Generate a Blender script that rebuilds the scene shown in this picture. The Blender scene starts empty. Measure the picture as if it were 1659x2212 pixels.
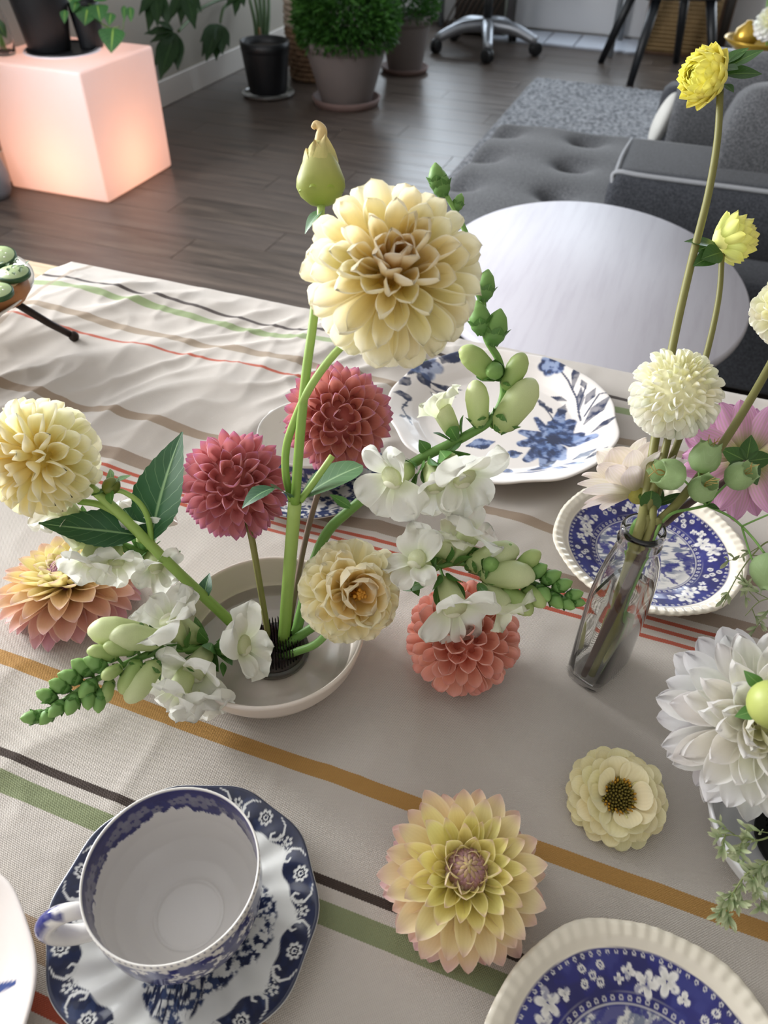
import bpy, math, random
import numpy as np
from mathutils import Vector, Matrix

# ------------------------------------------------------------------ camera, light, exposure
sc = bpy.context.scene
COL = sc.collection
F_PX, CX, CY, IW, IH = 1662.0, 829.5, 1106.0, 1659, 2212
PITCH, YAW, ROLL = math.radians(42.6), math.radians(19.5), math.radians(1.2)
CAM = np.array([0.0, 0.0, 1.27])
_f = np.array([-math.sin(YAW)*math.cos(PITCH), math.cos(YAW)*math.cos(PITCH), -math.sin(PITCH)])
_r = np.array([math.cos(YAW), math.sin(YAW), 0.0])
_u = np.cross(_r, _f)
RR = math.cos(ROLL)*_r + math.sin(ROLL)*_u
UU = -math.sin(ROLL)*_r + math.cos(ROLL)*_u
FF = _f
cam_d = bpy.data.cameras.new('camera')
cam_d.sensor_fit = 'VERTICAL'; cam_d.sensor_height = 36.0
cam_d.lens = F_PX/IH*36.0
cam_d.dof.use_dof = True; cam_d.dof.focus_distance = 0.60; cam_d.dof.aperture_fstop = 9.5
cam_d.clip_start = 0.02
cam = bpy.data.objects.new('camera', cam_d); COL.objects.link(cam)
cam.matrix_world = Matrix(((RR[0], UU[0], -FF[0], CAM[0]), (RR[1], UU[1], -FF[1], CAM[1]), (RR[2], UU[2], -FF[2], CAM[2]), (0, 0, 0, 1)))
sc.camera = cam
def ray(px, py): return FF + RR*(px-CX)/F_PX - UU*(py-CY)/F_PX
def at(px, py, z):
    d = ray(px, py); return CAM + d*(z-CAM[2])/d[2]
def dep(px, py, t): return CAM + ray(px, py)*t
def camdir(x, y, z):                       # right, up, towards the viewer -> world direction
    v = RR*x + UU*y - FF*z; return v/np.linalg.norm(v)

def lin(c):
    if isinstance(c, str):
        c = c.lstrip('#'); c = [int(c[i:i+2], 16)/255 for i in (0, 2, 4)]
    return tuple((x/12.92 if x <= 0.04045 else ((x+0.055)/1.055)**2.4) for x in c)

w = bpy.data.worlds.new('sky'); sc.world = w; w.use_nodes = True
w.node_tree.nodes['Background'].inputs['Color'].default_value = (1.0, 0.96, 0.92, 1)
w.node_tree.nodes['Background'].inputs['Strength'].default_value = 0.85

def area(name, loc, aim, sx, sy, energy, col):
    d = bpy.data.lights.new(name, 'AREA'); d.shape = 'RECTANGLE'; d.size = sx; d.size_y = sy
    d.energy = energy; d.color = col
    o = bpy.data.objects.new(name, d); COL.objects.link(o); o.location = loc
    o.rotation_euler = (Vector(aim)).to_track_quat('-Z', 'Y').to_euler()
    return o
# daylight through the casements of the left wall, and through the glazed doors of the far wall
area('window_left_offscreen', (-2.72, 0.62, 1.50), (1, 0.0, -0.05), 0.62, 1.25, 66, (0.95, 0.97, 1.0))
area('window_left_offscreen', (-2.72, 1.38, 1.50), (1, 0.0, -0.05), 0.62, 1.25, 66, (0.95, 0.97, 1.0))
area('window_far_offscreen', (-2.05, 6.70, 1.35), (0, -1, 0), 0.9, 1.7, 24, (0.80, 0.90, 1.0))
area('window_far_offscreen', (-0.75, 6.70, 1.35), (0, -1, 0), 0.9, 1.7, 24, (0.80, 0.90, 1.0))
area('window_far_offscreen', (0.55, 6.70, 1.35), (0, -1, 0), 0.9, 1.7, 24, (0.80, 0.90, 1.0))
sc.view_settings.view_transform = 'Standard'; sc.view_settings.look = 'None'
sc.view_settings.gamma = 1.0; sc.view_settings.use_curve_mapping = False
sc.view_settings.exposure = 0.48
sc.cycles.use_denoising = True
sc.cycles.max_bounces = 10; sc.cycles.diffuse_bounces = 4; sc.cycles.transmission_bounces = 10; sc.cycles.adaptive_threshold = 0.02; sc.cycles.transparent_max_bounces = 8
sc.cycles.caustics_reflective = False; sc.cycles.caustics_refractive = True
sc.cycles.blur_glossy = 0.6; sc.cycles.sample_clamp_indirect = 6.0

# ------------------------------------------------------------------ helpers
rng = random.Random(7)
def vnoise(x, y, seed=0):
    x = np.asarray(x, float); y = np.asarray(y, float)
    xi = np.floor(x); yi = np.floor(y); fx = x-xi; fy = y-yi
    fx = fx*fx*(3-2*fx); fy = fy*fy*(3-2*fy)
    def h(a, b):
        v = np.sin(a*127.1 + b*311.7 + seed*74.7)*43758.5453
        return v-np.floor(v)
    return (h(xi, yi)*(1-fx)+h(xi+1, yi)*fx)*(1-fy) + (h(xi, yi+1)*(1-fx)+h(xi+1, yi+1)*fx)*fy
def fbm(x, y, seed=0, o=4):
    s = 0; a = .5
    for k in range(o):
        s = s + a*vnoise(np.asarray(x)*2**k, np.asarray(y)*2**k, seed+k*13); a *= .5
    return s
def sst(e0, e1, x):
    t = np.clip((x-e0)/(e1-e0), 0, 1); return t*t*(3-2*t)

def link(o, parent=None):
    COL.objects.link(o)
    if parent is not None: o.parent = parent
    return o
def tag(o, label=None, cat=None, group=None, kind=None):
    if label: o['label'] = label
    if cat: o['category'] = cat
    if group: o['group'] = group
    if kind: o['kind'] = kind
    return o
def thing(name, label, cat, loc, group=None):
    o = bpy.data.objects.new(name, None); o.location = [float(v) for v in loc]; o.empty_display_size = .02
    link(o); return tag(o, label, cat, group)
def wloc(p):
    v = Vector((0, 0, 0))
    while p is not None: v += p.location; p = p.parent
    return v
def mesh(name, V, F, smooth=True, cols=None, cname='pt'):
    me = bpy.data.meshes.new(name)
    V = np.asarray(V, float); me.from_pydata(V.tolist(), [], F.tolist() if isinstance(F, np.ndarray) else F)
    if cols is not None:
        a = me.color_attributes.new(cname, 'FLOAT_COLOR', 'POINT')
        c = np.ones((len(V), 4), np.float32); cols = np.asarray(cols); c[:, :cols.shape[1]] = cols
        a.data.foreach_set('color', c.ravel())
    if smooth: me.polygons.foreach_set('use_smooth', np.ones(len(me.polygons), bool))
    me.update(); return me
class MB:
    """collects shapes in world space; build() links them as one mesh object"""
    def __init__(s): s.V = []; s.F = []; s.C = []
    def add(s, V, F, C=None):
        n = len(s.V); s.V += [tuple(map(float, v)) for v in V]; s.F += [tuple(i+n for i in f) for f in F]
        s.C += [tuple(c) for c in C] if C is not None else [(0.5, 0.5, 0.5)]*len(V)
        return s
    def box(s, c, d, R=None, bev=0.0):
        c = np.array(c, float); hx, hy, hz = [k/2 for k in d]
        if bev <= 0:
            V = [np.array((x*hx, y*hy, z*hz)) for x in (-1, 1) for y in (-1, 1) for z in (-1, 1)]
            F = [(0, 1, 3, 2), (4, 6, 7, 5), (0, 4, 5, 1), (2, 3, 7, 6), (0, 2, 6, 4), (1, 5, 7, 3)]
        else:
            b = min(bev, hx*.95, hy*.95, hz*.95); n = 3; V = []; F = []
            # rounded box: rounded-rectangle rings stacked with a quarter-round profile
            prof = [(-hz, b)] + [(-hz+b-b*math.cos(a), b-b*math.sin(a)) for a in [math.pi/2*k/n for k in range(1, n)]] + [(-hz+b, 0)]
            prof = prof + [(-z, i) for z, i in reversed(prof)]
            ring = []
            for q, (sx, sy) in enumerate(((1, 1), (-1, 1), (-1, -1), (1, -1))):
                for k in range(n+1):
                    a = math.pi/2*(q+k/n); ring.append((sx*(hx-b), sy*(hy-b), math.cos(a)*b, math.sin(a)*b))
            m = len(ring)
            for z, ins in prof:
                k = (b-ins)/b
                for cx_, cy_, ox, oy in ring: V.append(np.array((cx_+ox*k, cy_+oy*k, z)))
            for j in range(len(prof)-1):
                for i in range(m): F.append((j*m+i, j*m+(i+1) % m, (j+1)*m+(i+1) % m, (j+1)*m+i))
            F.append(tuple(reversed(range(m)))); F.append(tuple(range((len(prof)-1)*m, len(prof)*m)))
        if R is not None: V = [np.array(R @ Vector(v)) for v in V]
        return s.add([c+v for v in V], F)
    def tube(s, pts, rad, n=10, caps=True, C=None):
        P = [np.array(p, float) for p in pts]; m = len(P)
        if not hasattr(rad, '__len__'): rad = [rad]*m
        T = [P[min(i+1, m-1)]-P[max(i-1, 0)] for i in range(m)]
        T = [t/(np.linalg.norm(t)+1e-12) for t in T]
        a = np.cross(T[0], (0.3, 0.2, 0.93)); 
        if np.linalg.norm(a) < 1e-3: a = np.cross(T[0], (1, 0, 0))
        a /= np.linalg.norm(a); V = []; F = []; CC = []
        for i in range(m):
            a = a-T[i]*np.dot(a, T[i]); a /= np.linalg.norm(a); b = np.cross(T[i], a)
            for k in range(n):
                g = 2*math.pi*k/n; V.append(P[i]+rad[i]*(a*math.cos(g)+b*math.sin(g))); CC.append((i/(m-1), .5, .5))
        for i in range(m-1):
            for k in range(n): F.append((i*n+k, i*n+(k+1) % n, (i+1)*n+(k+1) % n, (i+1)*n+k))
        if caps: F.append(tuple(reversed(range(n)))); F.append(tuple(range((m-1)*n, m*n)))
        return s.add(V, F, CC)
    def lathe(s, prof, c, n=32, R=None, sx=1.0, sy=1.0):
        V = []; F = []; c = np.array(c, float); CC = []
        for j, (r, z) in enumerate(prof):
            for k in range(n):
                a = 2*math.pi*k/n; v = np.array((r*math.cos(a)*sx, r*math.sin(a)*sy, z))
                if R is not None: v = np.array(R @ Vector(v))
                V.append(c+v); CC.append((j/max(1, len(prof)-1), .5, .5))
        for j in range(len(prof)-1):
            for k in range(n): F.append((j*n+k, j*n+(k+1) % n, (j+1)*n+(k+1) % n, (j+1)*n+k))
        if prof[0][0] > 1e-6: F.append(tuple(reversed(range(n))))
        if prof[-1][0] > 1e-6: F.append(tuple(range((len(prof)-1)*n, len(prof)*n)))
        return s.add(V, F, CC)
    def ball(s, c, r, n=14, m=9, sc=(1, 1, 1), R=None):
        prof = [(max(1e-5, r*math.sin(math.pi*j/m)), -r*math.cos(math.pi*j/m)) for j in range(m+1)]
        V = []; F = []; CC = []
        for j, (rr, z) in enumerate(prof):
            for k in range(n):
                a = 2*math.pi*k/n; v = np.array((rr*math.cos(a)*sc[0], rr*math.sin(a)*sc[1], z*sc[2]))
                if R is not None: v = np.array(R @ Vector(v))
                V.append(np.array(c, float)+v); CC.append((j/m, .5, .5))
        for j in range(m):
            for k in range(n): F.append((j*n+k, j*n+(k+1) % n, (j+1)*n+(k+1) % n, (j+1)*n+k))
        return s.add(V, F, CC)
    def build(s, name, mat, parent=None, smooth=True, label=None, cat=None, kind=None, group=None, color=None, origin=None):
        o0 = wloc(parent) if parent is not None else Vector(origin if origin is not None else (0, 0, 0))
        V = np.array(s.V)-np.array(o0)
        me = mesh(name, V, s.F, smooth, s.C); me.materials.append(mat)
        o = bpy.data.objects.new(name, me)
        if parent is None: o.location = o0
        if color is not None: o.color = (*color, 1)
        link(o, parent); return tag(o, label, cat, group, kind)
def catmull(P, n=6):
    P = [np.array(p, float) for p in P]; P = [2*P[0]-P[1]]+P+[2*P[-1]-P[-2]]; out = []
    for i in range(1, len(P)-2):
        for k in range(n):
            t = k/n; a, b, c, d = P[i-1:i+3]
            out.append(.5*(2*b+(c-a)*t+(2*a-5*b+4*c-d)*t*t+(3*b-a-3*c+d)*t**3))
    out.append(P[-2]); return out
def frame(d, n):
    """3x3 matrix whose Y column is d and whose Z column is n made square to it"""
    y = Vector([float(v) for v in d]).normalized(); z = Vector([float(v) for v in n]); z = (z-y*z.dot(y))
    if z.length < 1e-5: z = y.orthogonal()
    z.normalize(); x = y.cross(z)
    return Matrix((x, y, z)).transposed()
def zframe(d):
    return Vector([float(v) for v in d]).to_track_quat('Z', 'Y').to_matrix()

# ------------------------------------------------------------------ materials
def newmat(name):
    m = bpy.data.materials.new(name); m.use_nodes = True
    nt = m.node_tree; b = nt.nodes['Principled BSDF']; return m, nt, b
def N(nt, t, **kw):
    n = nt.nodes.new(t)
    for k, v in kw.items(): setattr(n, k, v)
    return n
def mix(nt, fac, a, b, mode='MIX'):
    n = N(nt, 'ShaderNodeMix', data_type='RGBA', blend_type=mode)
    for i, v in ((0, fac), (6, a), (7, b)):
        if isinstance(v, bpy.types.NodeSocket): nt.links.new(v, n.inputs[i])
        elif i == 0: n.inputs[0].default_value = v
        else: n.inputs[i].default_value = (*v[:3], 1)
    return n.outputs[2]
def mth(nt, op, a, b=None, c=None):
    n = N(nt, 'ShaderNodeMath', operation=op)
    for i, v in enumerate((a, b, c)):
        if v is None: continue
        if isinstance(v, bpy.types.NodeSocket): nt.links.new(v, n.inputs[i])
        else: n.inputs[i].default_value = v
    return n.outputs[0]
def mapr(nt, v, a, b, c=0.0, d=1.0, smooth=True):
    n = N(nt, 'ShaderNodeMapRange'); n.interpolation_type = 'SMOOTHSTEP' if smooth else 'LINEAR'
    nt.links.new(v, n.inputs[0])
    for i, x in enumerate((a, b, c, d)): n.inputs[i+1].default_value = x
    return n.outputs[0]
def noise(nt, scale, detail=3.0, vec=None, out=0, rough=.5):
    n = N(nt, 'ShaderNodeTexNoise'); n.inputs['Scale'].default_value = scale; n.inputs['Detail'].default_value = detail; n.inputs['Roughness'].default_value = rough
    if vec is not None: nt.links.new(vec, n.inputs['Vector'])
    return n.outputs[out]
def objvec(nt, scale=(1, 1, 1), rot=(0, 0, 0), src='Object'):
    tc = N(nt, 'ShaderNodeTexCoord'); mp = N(nt, 'ShaderNodeMapping'); nt.links.new(tc.outputs[src], mp.inputs[0])
    mp.inputs['Scale'].default_value = scale; mp.inputs['Rotation'].default_value = rot
    return mp.outputs[0]
def bump(nt, b, h, strength=.3, dist=.001):
    n = N(nt, 'ShaderNodeBump'); n.inputs['Strength'].default_value = strength; n.inputs['Distance'].default_value = dist
    nt.links.new(h, n.inputs['Height']); nt.links.new(n.outputs[0], b.inputs['Normal'])
def simple(name, col, rough=.5, metal=0.0, var=.12, vs=30.0, bmp=0.0, spec=.5, coat=0.0):
    m, nt, b = newmat(name); c = lin(col); v = objvec(nt)
    f = noise(nt, vs, 3, v)
    nt.links.new(mix(nt, f, tuple(x*(1-var) for x in c), tuple(min(1, x*(1+var)) for x in c)), b.inputs['Base Color'])
    b.inputs['Roughness'].default_value = rough; b.inputs['Metallic'].default_value = metal
    b.inputs['Specular IOR Level'].default_value = spec; b.inputs['Coat Weight'].default_value = coat
    if bmp: bump(nt, b, f, bmp, .002)
    return m
def translucent_add(nt, b, colsock, fac):
    tr = N(nt, 'ShaderNodeBsdfTranslucent'); nt.links.new(colsock, tr.inputs['Color'])
    mx = N(nt, 'ShaderNodeMixShader'); mx.inputs[0].default_value = fac
    nt.links.new(b.outputs[0], mx.inputs[1]); nt.links.new(tr.outputs[0], mx.inputs[2])
    nt.links.new(mx.outputs[0], nt.nodes['Material Output'].inputs['Surface'])
def petal_mat(name, base, tip, edge=None, kb=.8, kt=.6, ke=.5, bt=.55, tt=.62, tl=.28, vein=.06):
    """object colour is the petal's own colour; base and tip tints follow the petal's length"""
    m, nt, b = newmat(name)
    a = N(nt, 'ShaderNodeAttribute', attribute_name='pt'); sp = N(nt, 'ShaderNodeSeparateColor'); nt.links.new(a.outputs['Color'], sp.inputs[0])
    t, u = sp.outputs[0], sp.outputs[1]
    oi = N(nt, 'ShaderNodeObjectInfo'); c = oi.outputs['Color']
    c = mix(nt, mapr(nt, t, bt, 0.05, 0, kb), c, lin(base))
    c = mix(nt, mapr(nt, t, tt, 1.0, 0, kt), c, lin(tip))
    if edge: c = mix(nt, mapr(nt, u, .72, 1.0, 0, ke), c, lin(edge))
    vv = mth(nt, 'SINE', mth(nt, 'MULTIPLY', u, 26.0))
    c = mix(nt, mth(nt, 'MULTIPLY_ADD', vv, vein*.5, vein*.5), c, tuple(x*.8 for x in lin(base)))
    nt.links.new(c, b.inputs['Base Color']); b.inputs['Roughness'].default_value = .55; b.inputs['Specular IOR Level'].default_value = .25
    b.inputs['Sheen Weight'].default_value = .15
    translucent_add(nt, b, c, tl); return m
def leaf_mat(name, col, vein, rough=.42, tl=.18):
    m, nt, b = newmat(name)
    a = N(nt, 'ShaderNodeAttribute', attribute_name='pt'); sp = N(nt, 'ShaderNodeSeparateColor'); nt.links.new(a.outputs['Color'], sp.inputs[0])
    t, u = sp.outputs[0], sp.outputs[1]
    mid = mapr(nt, u, .09, .01)
    side = mth(nt, 'SINE', mth(nt, 'MULTIPLY_ADD', u, -13.0, mth(nt, 'MULTIPLY', t, 46.0)))
    side = mapr(nt, side, .95, 1.0, 0, .30)
    f = mth(nt, 'MAXIMUM', mid, side)
    c0 = lin(col); n = noise(nt, 60, 3, objvec(nt))
    c = mix(nt, n, tuple(x*.72 for x in c0), tuple(x*1.25 for x in c0))
    c = mix(nt, f, c, lin(vein))
    nt.links.new(c, b.inputs['Base Color']); b.inputs['Roughness'].default_value = rough; b.inputs['Specular IOR Level'].default_value = .45
    bump(nt, b, f, .25, .0004)
    translucent_add(nt, b, c, tl); return m
def grad_mat(name, c0, c1, rough=.5, tl=.12, var=.15, vs=80):
    """colour runs from c0 at the start of the shape to c1 at its end"""
    m, nt, b = newmat(name)
    a = N(nt, 'ShaderNodeAttribute', attribute_name='pt'); sp = N(nt, 'ShaderNodeSeparateColor'); nt.links.new(a.outputs['Color'], sp.inputs[0])
    c = mix(nt, sp.outputs[0], lin(c0), lin(c1)); n = noise(nt, vs, 3, objvec(nt))
    c = mix(nt, mth(nt, 'MULTIPLY', n, var*2), c, tuple(x*.6 for x in lin(c0)))
    nt.links.new(c, b.inputs['Base Color']); b.inputs['Roughness'].default_value = rough; b.inputs['Specular IOR Level'].default_value = .35
    if tl: translucent_add(nt, b, c, tl)
    return m
def china_mat(name, rough=.16, coat=.22):
    m, nt, b = newmat(name)
    a = N(nt, 'ShaderNodeAttribute', attribute_name='paint')
    n = noise(nt, 14, 2, objvec(nt))
    nt.links.new(mix(nt, mth(nt, 'MULTIPLY', n, .07), a.outputs['Color'], (.55, .5, .42)), b.inputs['Base Color'])
    b.inputs['Roughness'].default_value = rough; b.inputs['Specular IOR Level'].default_value = .3; b.inputs['Coat Weight'].default_value = coat; b.inputs['Coat Roughness'].default_value = .05
    return m
def glass_mat(name, ior=1.45, col=(1, 1, 1), rough=0.0, coat=0.0):
    m, nt, b = newmat(name); b.inputs['Base Color'].default_value = (*col, 1)
    b.inputs['Transmission Weight'].default_value = 1.0; b.inputs['Roughness'].default_value = rough; b.inputs['IOR'].default_value = ior
    b.inputs['Coat Weight'].default_value = coat; b.inputs['Coat Roughness'].default_value = .02
    return m
# ------------------------------------------------------------------ the room
WX, FY, ZT = -2.79, 6.82, 0.74          # left wall, far wall, top of the tablecloth
m_wall = simple('wall_paint', '#989389', .8, var=.03, vs=3)
m_white = simple('white_paint', '#d9d9da', .5, var=.02, vs=4)
def wood_floor():
    m, nt, b = newmat('floor_laminate'); oi = N(nt, 'ShaderNodeObjectInfo')
    v = objvec(nt, (2.2, 26, 1)); ad = N(nt, 'ShaderNodeVectorMath', operation='ADD'); nt.links.new(v, ad.inputs[0])
    cm = N(nt, 'ShaderNodeCombineXYZ'); nt.links.new(mth(nt, 'MULTIPLY', oi.outputs['Random'], 40), cm.inputs[0]); nt.links.new(mth(nt, 'MULTIPLY', oi.outputs['Random'], 17), cm.inputs[1])
    nt.links.new(cm.outputs[0], ad.inputs[1])
    n1 = noise(nt, 1.0, 6, ad.outputs[0], rough=.65)
    c = mix(nt, mapr(nt, n1, .3, .72), lin('#3d3632'), lin('#63584f'))
    c = mix(nt, mth(nt, 'MULTIPLY', oi.outputs['Random'], .35), c, lin('#5d5450'))
    nt.links.new(c, b.inputs['Base Color']); nt.links.new(mapr(nt, n1, .2, .8, .27, .40), b.inputs['Roughness'])
    b.inputs['Specular IOR Level'].default_value = .4
    bump(nt, b, n1, .12, .002); return m
m_floor = wood_floor()
def struct(name, mb, mat, smooth=False): return mb.build(name, mat, smooth=smooth, kind='structure')
floor = struct('floor', MB().box((-.4, 2.34, -.06), (4.8, 9.18, .1)), simple('floor_underlay', '#2a2624', .8))
pw, pl = 0.19, 1.38
pm = {}
def plank_mesh(L):
    k = round(L, 3)
    if k not in pm:
        b = MB().box((0, 0, 0), (L-.003, pw-.003, .0125)); pm[k] = mesh('plank', b.V, b.F, False); pm[k].materials.append(m_floor)
    return pm[k]
row = 0; y = 1.0
while y < FY:
    x = WX+.01 - [0.0, .55, 1.02, .3][row % 4]
    while x < 1.9:
        x0 = max(x, WX+.01); x1 = min(x+pl, 1.95)
        if x1-x0 > .05:
            o = bpy.data.objects.new('plank', plank_mesh(x1-x0)); o.location = ((x0+x1)/2, y+pw/2, -.0062); link(o, floor)
        x += pl
    y += pw; row += 1
struct('wall_left', MB().box((WX-.05, 2.3, 1.3), (.1, 9.1, 2.6)), m_wall)
struct('wall_far', MB().box((-.4, FY+.05, 1.315), (4.9, .1, 2.57)), m_white)
struct('wall_right', MB().box((2.05, 2.3, 1.3), (.1, 9.1, 2.6)), m_wall)
struct('ceiling', MB().box((-.4, 2.3, 2.66), (4.9, 9.2, .1)), m_white)
struct('baseboard_left', MB().box((WX+.008, 2.3, .065), (.016, 9.0, .13), bev=.005), simple('baseboard_paint', '#c2bdb6', .45, var=.02))
# the far wall stops just short of the floor; its foot is set back, so the gap shades itself
struct('baseboard_far', MB().box((-.4, FY+.075, .016), (4.7, .05, .032)), m_white)
def window(n, cx, cy, cz, wx, wz, axis):                  # frame of a casement whose pane is the daylight
    mb = MB(); t = .05
    for s in (-1, 1):
        mb.box((cx, cy+s*wx/2, cz) if axis == 'y' else (cx+s*wx/2, cy, cz), (t, t, wz+t) if axis == 'y' else (t, t, wz+t))
        mb.box((cx, cy, cz+s*wz/2), (t, wx+t, t) if axis == 'y' else (wx+t, t, t))
    struct('window_%d' % n, mb, m_white)
for i, yy in enumerate((.62, 1.38)): window(i+1, WX+.045, yy, 1.5, .66, 1.29, 'y')
for i, xx in enumerate((-2.05, -.75, .55)): window(i+3, xx, FY-.045, 1.35, .94, 1.74, 'x')
# pale tiled sill strip on the floor by the far wall
sill = struct('trim_1', MB().box((-1.0, 6.6, .004), (1.12, .42, .008)), simple('sill_grout', '#8f9299', .7))
tm = MB().box((0, 0, 0), (.205, .40, .012)); tme = mesh('tile', tm.V, tm.F, False); tme.materials.append(simple('sill_tile', '#cfd6e2', .3, var=.03))
for k in range(5):
    o = bpy.data.objects.new('tile', tme); o.location = (-1.45+.22*k, 6.6, .012); link(o, sill)

# ------------------------------------------------------------------ dining table and cloth
m_oak = None
def oak(name, c0, c1, sc_=(1, 12, 1)):
    m, nt, b = newmat(name); n = noise(nt, 6, 5, objvec(nt, sc_), rough=.6)
    nt.links.new(mix(nt, mapr(nt, n, .3, .7), lin(c0), lin(c1)), b.inputs['Base Color']); b.inputs['Roughness'].default_value = .45
    bump(nt, b, n, .1, .001); return m
m_oak = oak('pale_oak', '#a08a70', '#c2ad90')
tb = thing('dining_table', 'pale oak dining table under the striped tablecloth', 'table', (.1, .3, 0))
MB().box((.12, .30, .716), (2.44, 1.2, .036), bev=.008).build('table_top', m_oak, tb)
for sx in (-1, 1):
    for sy in (-1, 1):
        MB().box((.12+sx*1.1, .30+sy*.5, .35), (.07, .07, .70), bev=.006).build('leg', m_oak, tb)

STRIPES = [(.062, .0095, '#a4492f'), (.090, .021, '#a08a73'), (.1685, .0145, '#7c8460'), (.1875, .0062, '#33261f'),
           (.2585, .0125, '#a97f41'), (.476, .0045, '#a9492f'), (.4875, .0045, '#a9492f'), (.4985, .0045, '#a9492f'), (.5165, .0165, '#8f7d6c'),
           (.579, .0125, '#96836f'), (.7195, .0045, '#b05239'), (.7515, .013, '#9b8a76'), (.812, .013, '#8b9a6c'), (.8365, .0062, '#382c28')]
def cloth_mat():
    m, nt, b = newmat('striped_cotton')
    a = N(nt, 'ShaderNodeAttribute', attribute_name='weave'); sp = N(nt, 'ShaderNodeSeparateXYZ'); nt.links.new(a.outputs['Vector'], sp.inputs[0])
    x, y = sp.outputs[0], sp.outputs[1]
    # thread-fine steps along the stripe borders
    wob = mth(nt, 'MULTIPLY', mth(nt, 'SINE', mth(nt, 'MULTIPLY', x, 2*math.pi/.0021)), .00016)
    yw = mth(nt, 'ADD', y, wob)
    n = noise(nt, 9, 3, a.outputs['Vector']); c = mix(nt, n, lin('#b9b1a7'), lin('#c4bcb3'))
    for yc, wd, col in STRIPES:
        d = mth(nt, 'ABSOLUTE', mth(nt, 'SUBTRACT', yw, yc))
        c = mix(nt, mapr(nt, d, wd/2+.0004, wd/2-.0004, 0, .96), c, lin(col))
    d = mth(nt, 'ABSOLUTE', mth(nt, 'SUBTRACT', x, -.797))
    c = mix(nt, mapr(nt, d, .0045, .0035, 0, .6), c, lin('#94826e'))
    p = 2*math.pi/.0017
    wx = mth(nt, 'SINE', mth(nt, 'MULTIPLY', x, p)); wy = mth(nt, 'SINE', mth(nt, 'MULTIPLY', y, p))
    wv = mth(nt, 'MULTIPLY', wx, wy); fine = noise(nt, 700, 2, a.outputs['Vector'])
    h = mth(nt, 'ADD', wv, mth(nt, 'MULTIPLY', fine, 1.3))
    nt.links.new(c, b.inputs['Base Color']); b.inputs['Roughness'].default_value = .92; b.inputs['Specular IOR Level'].default_value = .1
    b.inputs['Sheen Weight'].default_value = .2
    bump(nt, b, h, .5, .0004); return m
def cloth_height(x, y):
    a = math.radians(56); s = -x*math.sin(a)+y*math.cos(a); l = x*math.cos(a)+y*math.sin(a)
    wrp = fbm(x*5+3, y*5, 5)*.10
    q = (s+wrp)
    r1 = vnoise(q*13+7, l*2.2, 3); r1 = (1-np.abs(2*r1-1))**1.7
    r2 = vnoise(q*27+2, l*4.5+9, 11); r2 = (1-np.abs(2*r2-1))**2
    r3 = vnoise((x+wrp*.6)*30, (y-wrp)*24, 31); r3 = (1-np.abs(2*r3-1))**3
    M = sst(.10, -.30, x)*sst(.40, .62, y)*sst(.91, .84, y)
    M2 = np.exp(-((x+.10)/.13)**2-((y-.32)/.08)**2)
    M3 = np.exp(-((x+.40)/.12)**2-((y-.20)/.07)**2)
    h = M*(.014*r1+.0045*r2+.002*r3)+.0022*r3*(.35+.65*M2+.8*M3)*(1-M)+.0035*M2*r2+.003*M3*r1
    h = h+.0012*fbm(x*7, y*7, 40)
    flat = np.ones_like(h)
    for cx_, cy_, r_ in ((-.215, .340, .10), (-.175, .134, .095), (.063, .573, .10), (.107, .139, .10), (-.118, .73, .14), (-.28, .563, .09), (.043, .428, .05), (.19, .32, .09)):
        flat *= 1-.92*sst(r_*1.15, r_*.8, np.hypot(x-cx_, y-cy_))
    return h*flat
m_cloth = cloth_mat()
def build_cloth():
    xs = np.concatenate([np.arange(-.832, .32, .004), np.linspace(.33, 1.1, 60)])
    ys = np.concatenate([np.linspace(-.28, .02, 40), np.arange(.024, .9, .004)])
    nd = 26
    X, Y = np.meshgrid(xs, ys); H = cloth_height(X, Y)
    edge = -.838+.006*np.sin(Y*21)+.004*np.sin(Y*47)
    X2 = np.where(X < -.70, X+(edge+.832)*sst(-.70, -.832, X), X)
    Z = ZT+H; rows = [(X2, Y, Z, X, Y)]
    # over the far edge of the table and down
    th = np.linspace(0, 1, nd)[1:]
    yl = .9; arc = .012; xs2 = X2[-1]; out = []
    for k, t in enumerate(th):
        if t < .28:
            a = t/.28*math.pi/2; yy = yl+arc*math.sin(a); zz = ZT-arc*(1-math.cos(a)); sl = yl+arc*a
        else:
            q = (t-.28)/.72; yy = yl+arc+.012*q*np.sin(xs2*26+1.3)+.006*q; zz = ZT-arc-.20*q; sl = yl+arc*math.pi/2+.20*q
        fade = max(0, 1-t/.28)
        out.append((xs2, np.zeros_like(xs2)+yy, np.zeros_like(xs2)+zz+H[-1]*fade, xs, np.zeros_like(xs2)+sl))
    A = [np.vstack([r[i]]+[o[i][None, :] for o in out]) for r in rows for i in range(5)]
    n, m = A[0].shape; V = np.stack([A[0].ravel(), A[1].ravel(), A[2].ravel()], 1)
    W = np.stack([A[3].ravel(), A[4].ravel(), np.zeros(n*m)], 1)
    I = np.arange(n*m).reshape(n, m); Fq = np.stack([I[:-1, :-1].ravel(), I[:-1, 1:].ravel(), I[1:, 1:].ravel(), I[1:, :-1].ravel()], 1)
    me = mesh('tablecloth', V, Fq); at_ = me.attributes.new('weave', 'FLOAT_VECTOR', 'POINT'); at_.data.foreach_set('vector', W.astype(np.float32).ravel())
    me.materials.append(m_cloth); o = bpy.data.objects.new('tablecloth', me); link(o)
    so = o.modifiers.new('thick', 'SOLIDIFY'); so.thickness = .0012; so.offset = -1
    tag(o, 'off white cotton tablecloth with green, rust, tan and gold stripes', 'tablecloth')
build_cloth()
def cz(x, y): return ZT+float(cloth_height(np.array([x]), np.array([y]))[0])

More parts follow.
